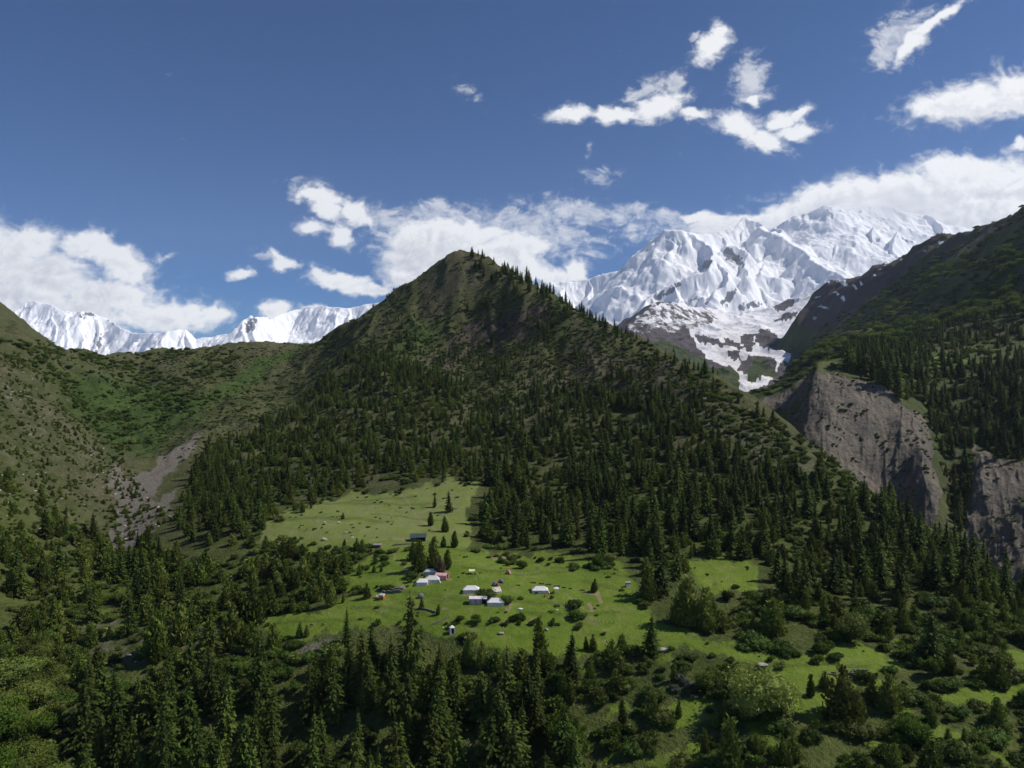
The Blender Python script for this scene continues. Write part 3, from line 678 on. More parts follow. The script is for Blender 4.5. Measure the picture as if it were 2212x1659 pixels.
for k, (p, s_) in enumerate([([(1569, 531), (1583, 530), (1588, 545), (1612, 568), (1617, 580), (1600, 578), (1572, 564), (1552, 556)], 1.0), ([(1512, 580), (1535, 556), (1542, 560), (1530, 580), (1510, 595)], .8),
                        ([(1553, 653), (1575, 632), (1592, 616), (1590, 640), (1578, 656)], 1.0), ([(1600, 655), (1640, 644), (1655, 655), (1640, 670), (1605, 668)], .8), ([(1440, 612), (1470, 605), (1475, 618), (1440, 640), (1400, 668), (1380, 680), (1400, 645)], .62),
                        ([(1470, 650), (1510, 638), (1520, 648), (1490, 660)], .9), ([(1523, 645), (1535, 645), (1535, 660), (1522, 660)], 1.0), ([(1640, 490), (1690, 512), (1700, 520), (1660, 505)], .6), ([(1800, 470), (1850, 475), (1890, 490), (1870, 510), (1830, 500)], .5),
                        ([(1880, 440), (1925, 443), (1945, 455), (1900, 455)], .6), ([(1930, 500), (1985, 520), (1970, 530), (1930, 515)], .5), ([(1830, 590), (1870, 600), (1860, 620), (1835, 612)], .55), ([(1620, 520), (1660, 545), (1640, 560), (1610, 545)], .4),
                        ([(1500, 660), (1560, 640), (1600, 640), (1640, 660), (1560, 690)], .45), ([(1705, 595), (1800, 610), (1790, 630), (1700, 620)], .35), ([(1400, 540), (1450, 560), (1440, 580), (1390, 570)], .35), ([(1760, 520), (1810, 520), (1850, 560), (1800, 575)], .35)]):
    rockm = np.maximum(rockm, 0.80 * s_ * area(MU, MV, p, 9, 720 + k, 9, 14))
gx = np.gradient(MZ, axis=1) / np.gradient(MX, axis=1); gy = np.gradient(MZ, axis=0) / np.gradient(MY, axis=0)
steep = np.hypot(gx, gy)
msnow = np.clip(1.0 - rockm * 0.95 - 0.34 * sstep(1.4, 2.6, steep) , 0, 1)
massif_mat = alpine_material('massif_snow', 0.021, ((0.09, 0.095, 0.115), (0.21, 0.215, 0.24)), amp=1.25, stretch=(1.0, 1.0, 0.45), sharp=(0.36, 0.46), bump=9.0)
grid_mesh('snow_massif', MX, MY, MZ, massif_mat, {'cover': (msnow, np.zeros_like(MU), np.zeros_like(MU))})

LC = [(-200, 640), (-60, 690), (0, 700), (35, 669), (59, 652), (80, 650), (115, 659), (146, 673), (174, 672), (201, 673), (229, 687), (250, 696), (271, 710), (288, 720), (312, 720), (340, 717), (368, 715), (399, 709), (417, 722), (431, 732), (462, 727), (493, 718), (521, 710), (535, 688), (547, 679), (555, 684), (573, 685), (587, 694), (597, 684), (621, 671), (642, 666), (660, 664), (691, 660), (722, 663), (745, 665), (768, 662), (830, 652), (900, 680), (980, 720)]
def cy(u):
    return 9000 + 500 * math.sin(u / 90.0) + 200 * math.sin(u / 31.0)
LR = [(crest([(u, v, cy(u)) for u, v in LC]), 1.15)]
for u0, v0, pts in [(80, 650, [(92, 700), (98, 745), (105, 780)]), (59, 652, [(45, 690), (60, 740)]), (146, 673, [(150, 710), (140, 760)]), (201, 673, [(212, 720), (205, 775)]), (174, 672, [(170, 710), (175, 770)]), (250, 696, [(260, 735), (250, 775)]),
                    (312, 720, [(320, 745), (310, 775)]), (399, 709, [(392, 735), (370, 770)]), (399, 709, [(412, 740), (425, 770)]), (368, 715, [(350, 745)]), (462, 727, [(455, 755)]), (547, 679, [(552, 710), (545, 755)]), (535, 688, [(525, 720), (515, 760)]), (573, 685, [(580, 720), (590, 760)]),
                    (621, 671, [(605, 710), (600, 755)]), (660, 664, [(650, 705), (625, 755)]), (691, 660, [(690, 700), (670, 745)]), (722, 663, [(725, 700), (710, 740)]), (745, 665, [(752, 700)]), (115, 659, [(122, 700), (120, 750)]), (229, 687, [(235, 730)])]:
    LR.append((ridge_from(u0, v0, cy(u0), pts, 0.85), 1.25))
lu = np.linspace(-260, 1000, 760); ly = np.linspace(6900, 10400, 320)
LU, LY = np.meshgrid(lu, ly)
LX, LZ = massif(LU, LY, LR, lambda U, Y: 0.036 * Y + 0 * U - np.clip(7300 - Y, 0, 400), 900, 95, 36, 26, 520)
LV = CV - LZ / LY * F
rockl = np.zeros_like(LU)
for k, (p, s_) in enumerate([([(530, 690), (547, 677), (556, 690), (560, 705), (545, 718), (528, 722)], .95), ([(556, 686), (590, 690), (585, 712), (562, 708)], .6), ([(160, 672), (205, 672), (208, 685), (170, 690)], .8), ([(228, 684), (258, 698), (256, 708), (230, 694)], .85), ([(45, 660), (85, 648), (95, 656), (60, 672)], .6),
                             ([(205, 710), (222, 720), (218, 760), (200, 770), (196, 740)], .62), ([(495, 720), (525, 714), (515, 735), (490, 735)], .45), ([(650, 690), (700, 690), (730, 720), (690, 740), (655, 720)], .4), ([(170, 750), (250, 765), (240, 780), (160, 775)], .45), ([(380, 725), (400, 720), (410, 740), (390, 745)], .4), ([(520, 730), (580, 730), (600, 760), (520, 765)], .35)]):
    rockl = np.maximum(rockl, 0.80 * s_ * area(LU, LV, p, 7, 760 + k, 7, 12))
gx = np.gradient(LZ, axis=1) / np.gradient(LX, axis=1); gy = np.gradient(LZ, axis=0) / np.gradient(LY, axis=0)
lsnow = np.clip(1.0 - rockl * 0.9 - 0.3 * sstep(1.6, 2.6, np.hypot(gx, gy)), 0, 1)
grid_mesh('snow_range', LX, LY, LZ, massif_mat, {'cover': (lsnow, np.zeros_like(LU), np.zeros_like(LU))})

# ---- the same land carried on past both sides of the survey
def wing(name, edge_u, U0, u_far, Ycol, Zcol, mat):
    s_ = np.linspace(0, 1, 60) ** 1.7
    WU, WY = np.meshgrid(edge_u + (u_far - edge_u) * s_, Ycol)
    WX = (WU - CU) / F * WY
    far = np.clip(np.abs(WX - WX[:, :1]) / 40.0, 0, 1)
    WZ = Zcol[:, None] + far * (2.5 * fbm(WX / 40, WY / 40, 4, 5) + 6 * fbm(WX / 160, WY / 160, 3, 6))
    z = np.zeros_like(WX)
    if u_far < edge_u:
        WX, WY, WZ = WX[:, ::-1], WY[:, ::-1], WZ[:, ::-1]
    grid_mesh(name, WX, WY, WZ, mat, {'cover': (z, z, z, z), 'trail': (z, z)})
wing('valley_slope', nu[0], nu[0], -3600, ny[::3], NZ[::3, 0], ground_mat)
wing('valley_slope', nu[-1], nu[-1], 5600, ny[::3], NZ[::3, -1], ground_mat)
wing('mountain_slope', ru[-1], ru[-1], 4600, ry[::3], RZ[::3, -1], mount_mat)

# ---- one sheet of lowland under everything, out to the horizon
bm = bmesh.new()
bmesh.ops.create_grid(bm, x_segments=8, y_segments=8, size=13500)
for v in bm.verts:
    v.co.z = -330; v.co.y += 2000
me = bpy.data.meshes.new('ground'); bm.to_mesh(me); bm.free()
me.materials.append(mount_mat)
o = bpy.data.objects.new('ground', me); COL.objects.link(o); o['kind'] = 'structure'

# ---- the mountain air between the drone and the far snow
bm = bmesh.new(); bmesh.ops.create_cube(bm, size=1.0)
for v in bm.verts:
    v.co = Vector((v.co.x * 28000, 2000 + v.co.y * 28000, -331.5 + (v.co.z + .5) * 3700))
me = bpy.data.meshes.new('haze'); bm.to_mesh(me); bm.free()
hm, t = material('haze_air')
pv = t.n('ShaderNodeVolumePrincipled', {'Color': (0.72, 0.82, 1.0, 1), 'Density': 2.3e-5, 'Anisotropy': 0.25})
t.n('ShaderNodeOutputMaterial', {'Volume': pv.outputs[0]})
me.materials.append(hm)
o = bpy.data.objects.new('haze', me); COL.objects.link(o); tag_haze = o
o['kind'] = 'stuff'; o['label'] = 'thin blue mountain haze in front of the far snow peaks'; o['category'] = 'haze'

# thin mist clinging to the summits, real soft volumes standing among the far peaks
mm, t = material('summit_mist')
lp = t.n('ShaderNodeTexCoord').outputs['Object']
ln = t.n('ShaderNodeVectorMath', {0: lp}, operation='LENGTH').outputs['Value']
dn = t.m('MULTIPLY', t.ramp(ln, 1.0, 0.15), t.ramp(t.noise(lp, 1.7, 4, 0.65), 0.38, 0.66))
pv = t.n('ShaderNodeVolumePrincipled', {'Color': (1, 1, 1, 1), 'Density': t.m('MULTIPLY', dn, 0.0040), 'Anisotropy': 0.2})
t.n('ShaderNodeOutputMaterial', {'Volume': pv.outputs[0]})
for k, (u, v, Y, a, b, c, lab) in enumerate(((1930, 448, 11300, 1500, 400, 360, 'pale mist veiling the farthest snow summit on the right'), (1790, 442, 10500, 620, 300, 200, 'thin mist drifting over the highest pointed snow summit'), (1560, 490, 8800, 700, 260, 170, 'thin mist in the saddle between the rounded and the pointed snow peak'))):
    bm = bmesh.new(); bmesh.ops.create_icosphere(bm, subdivisions=3, radius=1.0)
    me = bpy.data.meshes.new('summit_mist'); bm.to_mesh(me); bm.free(); me.materials.append(mm)
    o = bpy.data.objects.new('summit_mist', me); COL.objects.link(o)
    o.location = ((u - CU) / F * Y, Y, pz(v, Y)); o.scale = (a, b, c)
    o['kind'] = 'stuff'; o['label'] = lab; o['category'] = 'mist'

# ------------------------------------------------------------------ things: tags, mesh builder
def tag(o, label=None, cat=None, group=None, kind=None):
    if label: o['label'] = label
    if cat: o['category'] = cat
    if group: o['group'] = group
    if kind: o['kind'] = kind
    return o

def empty(name, loc, rz=0.0, scale=1.0):
    o = bpy.data.objects.new(name, None)
    o.empty_display_size = 0.5
    COL.objects.link(o)
    o.location = loc; o.rotation_euler = (0, 0, rz); o.scale = (scale, scale, scale) if not hasattr(scale, '__len__') else scale
    return o

def raw_mesh(name, V, Fc, mat, tint=None, smooth=False):
    V = np.asarray(V, np.float32)
    me = bpy.data.meshes.new(name)
    me.from_pydata([], [], []) if len(V) == 0 else None
    q = np.concatenate([np.asarray(f, np.int32) for f in Fc]) if len(Fc) else np.zeros(0, np.int32)
    ls = np.cumsum([0] + [len(f) for f in Fc])[:-1].astype(np.int32)
    me.vertices.add(len(V)); me.vertices.foreach_set('co', V.ravel())
    me.loops.add(len(q)); me.loops.foreach_set('vertex_index', q)
    me.polygons.add(len(Fc)); me.polygons.foreach_set('loop_start', ls)
    me.polygons.foreach_set('use_smooth', np.full(len(Fc), smooth))
    me.update(calc_edges=True)
    if tint is not None:
        a = me.attributes.new('tint', 'FLOAT', 'FACE')
        a.data.foreach_set('value', np.asarray(tint, np.float32))
    me.materials.append(mat)
    return me

class MB:
    """collects boxes, tubes and free faces into one mesh"""
    def __init__(s):
        s.v = []; s.f = []
    def add(s, V, Fc):
        b = len(s.v)
        s.v += [tuple(p) for p in V]; s.f += [tuple(i + b for i in f) for f in Fc]
        return s
    def box(s, c, d, rz=0.0, M=None):
        x, y, z = (k / 2 for k in d)
        V = [(-x, -y, -z), (x, -y, -z), (x, y, -z), (-x, y, -z), (-x, -y, z), (x, -y, z), (x, y, z), (-x, y, z)]
        ca, sa = math.cos(rz), math.sin(rz)
        V = [(c[0] + a * ca - b * sa, c[1] + a * sa + b * ca, c[2] + h) for a, b, h in V]
        return s.add(V, [(0, 3, 2, 1), (4, 5, 6, 7), (0, 1, 5, 4), (1, 2, 6, 5), (2, 3, 7, 6), (3, 0, 4, 7)])
    def tube(s, pts, rad, n=6, caps=True):
        pts = [Vector(p) for p in pts]
        rad = rad if hasattr(rad, '__len__') else [rad] * len(pts)
        V = []
        for i, p in enumerate(pts):
            d = (pts[min(i + 1, len(pts) - 1)] - pts[max(i - 1, 0)]).normalized()
            a = d.cross(Vector((0, 0, 1))) if abs(d.z) < 0.95 else d.cross(Vector((1, 0, 0)))
            a.normalize(); b = d.cross(a)
            for k in range(n):
                t = 2 * math.pi * k / n
                V.append(p + rad[i] * (math.cos(t) * a + math.sin(t) * b))
        Fc = [(i * n + k, i * n + (k + 1) % n, (i + 1) * n + (k + 1) % n, (i + 1) * n + k) for i in range(len(pts) - 1) for k in range(n)]
        if caps:
            Fc += [tuple(range(n))[::-1], tuple(range((len(pts) - 1) * n, len(pts) * n))]
        return s.add(V, Fc)
    def loft(s, rings, close=True, caps=True):
        n = len(rings[0]); V = [p for r in rings for p in r]
        Fc = [(i * n + k, i * n + (k + 1) % n, (i + 1) * n + (k + 1) % n, (i + 1) * n + k) for i in range(len(rings) - 1) for k in range(n if close else n - 1)]
        if caps:
            Fc += [tuple(range(n))[::-1], tuple(range((len(rings) - 1) * n, len(rings) * n))]
        return s.add(V, Fc)
    def build(s, name, mat, parent=None, smooth=False, bevel=0.0, solid=0.0):
        o = bpy.data.objects.new(name, raw_mesh(name, s.v, s.f, mat, None, smooth))
        COL.objects.link(o)
        o.parent = parent
        if solid:
            md = o.modifiers.new('thickness', 'SOLIDIFY'); md.thickness = solid
        if bevel:
            md = o.modifiers.new('soft_edges', 'BEVEL'); md.width = bevel; md.segments = 2; md.limit_method = 'ANGLE'
        return o

# ------------------------------------------------------------------ vegetation
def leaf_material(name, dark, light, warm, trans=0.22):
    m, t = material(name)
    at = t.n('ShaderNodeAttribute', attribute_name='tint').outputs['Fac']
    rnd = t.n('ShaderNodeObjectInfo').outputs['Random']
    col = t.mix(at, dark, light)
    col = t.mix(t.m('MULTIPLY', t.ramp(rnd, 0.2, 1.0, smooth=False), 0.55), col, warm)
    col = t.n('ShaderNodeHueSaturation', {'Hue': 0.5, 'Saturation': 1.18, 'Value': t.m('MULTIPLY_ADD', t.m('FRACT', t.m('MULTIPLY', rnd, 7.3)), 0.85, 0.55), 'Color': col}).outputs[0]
    d = t.n('ShaderNodeBsdfPrincipled', {'Base Color': col, 'Roughness': 0.7, 'Specular IOR Level': 0.12})
    tr = t.n('ShaderNodeBsdfTranslucent', {'Color': col})
    mx = t.n('ShaderNodeMixShader', {0: trans, 1: d.outputs[0], 2: tr.outputs[0]})
    t.n('ShaderNodeOutputMaterial', {'Surface': mx.outputs[0]})
    return m

def bark_material(name, a, b):
    m, t = material(name)
    P = t.n('ShaderNodeTexCoord').outputs['Object']
    q = t.n('ShaderNodeMapping', {'Vector': P, 'Scale': (3, 3, 0.5)}).outputs[0]
    n = t.noise(q, 4.0, 5, 0.7)
    finish(t, t.mix(t.ramp(n, 0.35, 0.65), a, b), 0.95, n, 0.6, 0.05)
    return m

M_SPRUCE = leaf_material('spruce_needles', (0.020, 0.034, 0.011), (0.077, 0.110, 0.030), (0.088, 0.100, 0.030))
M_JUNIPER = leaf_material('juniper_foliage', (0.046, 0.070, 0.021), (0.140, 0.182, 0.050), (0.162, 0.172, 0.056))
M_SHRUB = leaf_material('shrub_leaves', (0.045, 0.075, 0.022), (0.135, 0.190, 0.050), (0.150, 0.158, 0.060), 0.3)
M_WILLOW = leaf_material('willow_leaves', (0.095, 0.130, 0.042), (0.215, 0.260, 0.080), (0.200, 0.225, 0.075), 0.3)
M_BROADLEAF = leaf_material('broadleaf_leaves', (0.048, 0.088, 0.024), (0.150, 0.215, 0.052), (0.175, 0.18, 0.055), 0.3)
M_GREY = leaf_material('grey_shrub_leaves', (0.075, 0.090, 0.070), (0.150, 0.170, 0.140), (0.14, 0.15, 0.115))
M_DEAD = leaf_material('dry_twigs', (0.060, 0.048, 0.034), (0.13, 0.10, 0.075), (0.12, 0.088, 0.07))
M_BARK = bark_material('bark', (0.05, 0.038, 0.028), (0.13, 0.10, 0.08))

def cards(C, A, B):
    V = np.stack([C - A - B * 0.7, C + A - B, C + A * 1.12 + B * 0.6, C - A * 0.9 + B], 1).reshape(-1, 3)
    return V, np.arange(len(V)).reshape(-1, 4)

def unit(a):
    return a / (np.linalg.norm(a, axis=1, keepdims=True) + 1e-9)

def spruce_crown(seed, H=20.0, Rb=3.4, whorls=30, tuft=1.0, gap=0.0, lean=0.0):
    rg = np.random.RandomState(seed)
    C, A, B, T = [], [], [], []
    for w in range(whorls):
        f = (w + rg.uniform(-.3, .3)) / whorls
        z = H * (0.07 + 0.93 * f)
        L0 = Rb * (1 - f) ** 0.70 * (0.62 + 0.38 * min(1, (f + .02) / 0.16)) + 0.22
        nb = max(4, int(8 - 3 * f))
        a0 = rg.rand() * 6.28
        for b in range(nb):
            if rg.rand() < gap: continue
            an = a0 + 6.283 * b / nb + rg.normal(0, .22)
            L = L0 * rg.uniform(0.62, 1.18)
            n = max(2, int(L / (0.48 * tuft)) + 1)
            dirv = np.array([math.cos(an), math.sin(an), 0])
            droop = rg.uniform(0.25, 0.55)
            for k in range(n):
                s = (k + 0.6) / n
                p = dirv * L * s + np.array([0, 0, z - droop * L * s + 0.22 * L * s * s])
                side = np.array([-dirv[1], dirv[0], 0]) * (1 if (k + b) % 2 else -1)
                p = p + side * rg.uniform(0, .16) * L + rg.normal(0, .05, 3)
                ax = dirv * 0.75 + side * rg.uniform(.15, .75) + np.array([0, 0, rg.uniform(-.75, -.1)])
                bx = np.cross(ax, rg.normal(0, 1, 3) * 0.6 + np.array([0, 0, 1.0]))
                sz = tuft * rg.uniform(.34, .62) * (0.75 + 0.5 * (1 - f))
                C.append(p); A.append(ax / np.linalg.norm(ax) * sz); B.append(bx / (np.linalg.norm(bx) + 1e-6) * sz * rg.uniform(.4, .62))
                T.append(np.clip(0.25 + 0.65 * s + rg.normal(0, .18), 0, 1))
    for k in range(6):                                   # leader shoots
        C.append(np.array([rg.normal(0, .05), rg.normal(0, .05), H * (1.0 + .012 * k)])); A.append(np.array([rg.normal(0, .08), rg.normal(0, .08), .35])); an = rg.rand() * 6.28; B.append(np.array([math.cos(an), math.sin(an), 0]) * .11); T.append(.6)
    V, Fq = cards(np.array(C), np.array(A), np.array(B))
    V, Fq = V.tolist(), Fq.tolist()
    base = len(V); n = 9                                 # inner core in the darkest tint, closing gaps in the crown
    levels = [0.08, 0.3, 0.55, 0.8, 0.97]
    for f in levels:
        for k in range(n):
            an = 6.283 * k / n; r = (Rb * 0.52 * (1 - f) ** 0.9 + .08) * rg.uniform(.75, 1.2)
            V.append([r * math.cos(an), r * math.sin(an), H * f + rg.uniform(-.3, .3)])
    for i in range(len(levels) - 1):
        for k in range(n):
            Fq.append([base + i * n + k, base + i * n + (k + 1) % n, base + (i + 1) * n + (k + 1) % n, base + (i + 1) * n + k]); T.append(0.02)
    return np.array(V), Fq, T

def bush_crown(seed, H, R0, lobes, N, size, shape='round', up=0.5, zmin=0.06, prof=None):
    """tufts spread over the outside of a cluster of lobes; a few hang loose beyond it"""
    rg = np.random.RandomState(seed)
    lob = []
    for k in range(lobes):
        if shape == 'cone':                               # several upright spires packed round a main one
            an = rg.rand() * 6.28; d = 0 if k == 0 else R0 * rg.uniform(.25, .72)
            h = H * (1.0 if k == 0 else rg.uniform(.42, .84) * (1 - .25 * d / R0))
            lob.append((d * math.cos(an), d * math.sin(an), h, R0 * (0.8 if k == 0 else rg.uniform(.34, .6))))
        else:
            an = rg.rand() * 6.28; d = R0 * math.sqrt(rg.rand()) * .68
            r = R0 * rg.uniform(.34, .56)
            z = rg.uniform(zmin + .3, .80) * H * (1 - .4 * (d / R0) ** 2)
            lob.append((d * math.cos(an), d * math.sin(an), z, r))
    C, Nn, T = [], [], []
    tot = sum(l[3] * (l[2] if shape == 'cone' else l[3] * 2) for l in lob)
    for (x, y, z, r) in lob:
        n = int(N * r * (z if shape == 'cone' else r * 2) / tot)
        if shape == 'cone':
            f = rg.rand(n) ** 1.25
            pr = np.interp(f, [0, .1, .3, .6, .85, 1], [.62, .92, 1.0, .70, .34, .05])
            an = rg.rand(n) * 6.283
            rr = r * pr * rg.uniform(.80, 1.12, n) * (1 + .16 * np.sin(3 * an + x * 7 + f * 9) + .10 * np.sin(7 * an + f * 23 + y * 5))
            C.append(np.stack([x + rr * np.cos(an), y + rr * np.sin(an), z * (zmin + (1.0 - zmin) * f)], 1))
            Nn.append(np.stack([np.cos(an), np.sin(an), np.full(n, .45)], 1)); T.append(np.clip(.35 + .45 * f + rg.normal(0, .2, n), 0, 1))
        else:
            d = unit(rg.normal(0, 1, (n, 3)))
            rr = r * rg.uniform(.78, 1.12, n)[:, None] * (1 + .15 * np.sin(d[:, :1] * 6 + x * 3) * np.cos(d[:, 1:2] * 7 + y))
            c = np.array([x, y, z]) + d * rr * np.array([1, 1, .8 * min(1.3, H / (1.5 * R0))])
            k = c[:, 2] > zmin * H * .5
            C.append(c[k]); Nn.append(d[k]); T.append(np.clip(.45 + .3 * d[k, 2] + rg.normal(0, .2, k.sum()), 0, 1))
    C = np.concatenate(C); Nn = unit(np.concatenate(Nn)); T = np.concatenate(T)
    n = len(C)
    C = C + rg.normal(0, size * .25, (n, 3)) + Nn * (rg.rand(n, 1) ** 5) * size * 2.4
    A = unit(Nn * .55 + np.array([0, 0, up]) + rg.normal(0, .5, (n, 3)))
    B = unit(np.cross(A, rg.normal(0, 1, (n, 3))))
    s = size * rg.uniform(.5, 1.1, (n, 1))
    V, Fq = cards(C, A * s, B * s * .55)
    V, Fq, T = V.tolist(), Fq.tolist(), T.tolist()
    for (x, y, z, r) in lob:                              # closed core in the darkest tint inside each lobe
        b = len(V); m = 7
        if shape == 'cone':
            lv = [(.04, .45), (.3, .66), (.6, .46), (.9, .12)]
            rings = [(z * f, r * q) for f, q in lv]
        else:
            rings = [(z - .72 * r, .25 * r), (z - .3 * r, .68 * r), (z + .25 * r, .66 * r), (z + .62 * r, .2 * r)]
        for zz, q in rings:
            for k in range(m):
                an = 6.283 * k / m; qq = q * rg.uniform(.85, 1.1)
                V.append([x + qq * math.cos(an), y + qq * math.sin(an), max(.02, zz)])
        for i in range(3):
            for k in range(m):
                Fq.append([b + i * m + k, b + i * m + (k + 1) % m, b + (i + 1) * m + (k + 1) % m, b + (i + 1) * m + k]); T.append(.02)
    return np.array(V), Fq, T

def trunk_mesh(name, H, r, seed, limbs=0, spread=1.0, mat=M_BARK):
    rg = random.Random(seed)
    b = MB()
    n = 6
    pts = [(rg.uniform(-.02, .02) * H * (i > 0), rg.uniform(-.02, .02) * H * (i > 0), -0.6 + (H + .6) * i / n) for i in range(n + 1)]
    b.tube(pts, [r * (1.35 if i == 0 else 1 - .85 * i / n) for i in range(n + 1)], 7)
    for k in range(limbs):
        a = 6.28 * k / limbs + rg.uniform(-.4, .4); z = H * rg.uniform(.25, .6); L = spread * rg.uniform(.5, .9)
        b.tube([(0, 0, z), (L * .5 * math.cos(a), L * .5 * math.sin(a), z + L * .45), (L * math.cos(a), L * math.sin(a), z + L * .75)], [r * .5, r * .3, r * .1], 5)
    return raw_mesh(name, b.v, b.f, mat, None, True)

KINDS = {}
def kind(name, variants, cat):
    KINDS[name] = dict(v=variants, cat=cat)
def var(vf, mat, tk, H):
    V, Fq, T = vf
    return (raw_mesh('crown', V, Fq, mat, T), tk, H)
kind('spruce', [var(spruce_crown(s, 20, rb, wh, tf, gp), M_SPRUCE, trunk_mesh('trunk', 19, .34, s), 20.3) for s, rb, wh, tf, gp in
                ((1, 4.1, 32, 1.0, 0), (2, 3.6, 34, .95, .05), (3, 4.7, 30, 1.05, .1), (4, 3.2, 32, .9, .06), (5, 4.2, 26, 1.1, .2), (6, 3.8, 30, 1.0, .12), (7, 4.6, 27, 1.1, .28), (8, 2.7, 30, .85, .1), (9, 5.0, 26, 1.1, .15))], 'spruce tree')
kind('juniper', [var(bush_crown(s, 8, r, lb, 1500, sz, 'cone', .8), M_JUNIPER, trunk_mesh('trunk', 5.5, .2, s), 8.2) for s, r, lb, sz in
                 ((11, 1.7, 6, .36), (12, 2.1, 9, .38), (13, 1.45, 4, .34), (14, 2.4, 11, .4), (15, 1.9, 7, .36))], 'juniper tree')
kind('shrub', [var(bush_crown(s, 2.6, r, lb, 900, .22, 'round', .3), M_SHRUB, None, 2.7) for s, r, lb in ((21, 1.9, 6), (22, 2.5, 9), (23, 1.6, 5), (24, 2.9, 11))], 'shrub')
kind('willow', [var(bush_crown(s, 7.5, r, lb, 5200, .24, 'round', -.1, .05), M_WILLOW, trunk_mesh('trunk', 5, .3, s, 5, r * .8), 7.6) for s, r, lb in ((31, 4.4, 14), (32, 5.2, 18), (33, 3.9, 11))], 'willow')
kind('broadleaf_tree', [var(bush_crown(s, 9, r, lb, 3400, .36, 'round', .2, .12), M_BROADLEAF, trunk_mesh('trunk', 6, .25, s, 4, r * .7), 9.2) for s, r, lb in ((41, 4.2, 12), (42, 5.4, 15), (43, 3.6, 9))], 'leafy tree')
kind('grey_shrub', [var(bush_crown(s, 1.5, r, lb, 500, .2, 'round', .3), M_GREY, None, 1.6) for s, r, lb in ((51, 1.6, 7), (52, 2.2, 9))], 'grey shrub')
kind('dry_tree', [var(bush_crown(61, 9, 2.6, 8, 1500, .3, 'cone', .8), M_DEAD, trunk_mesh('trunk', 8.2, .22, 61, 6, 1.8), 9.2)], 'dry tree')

PL = []          # every plant: kind, variant, position, height, turn, width factor, group, label, height in view
rs = np.random.RandomState(2024)
def plant(k, pos, h, group, label, wf=1.0, v=None, boost=0):
    vs = KINDS[k]['v']
    PL.append(dict(k=k, v=rs.randint(len(vs)) if v is None else v, p=pos, h=h, r=rs.rand() * 6.28, w=wf, g=group, l=label, px=h * F / pos.y + boost, t=rs.normal(0, .035), t2=rs.normal(0, .035)))

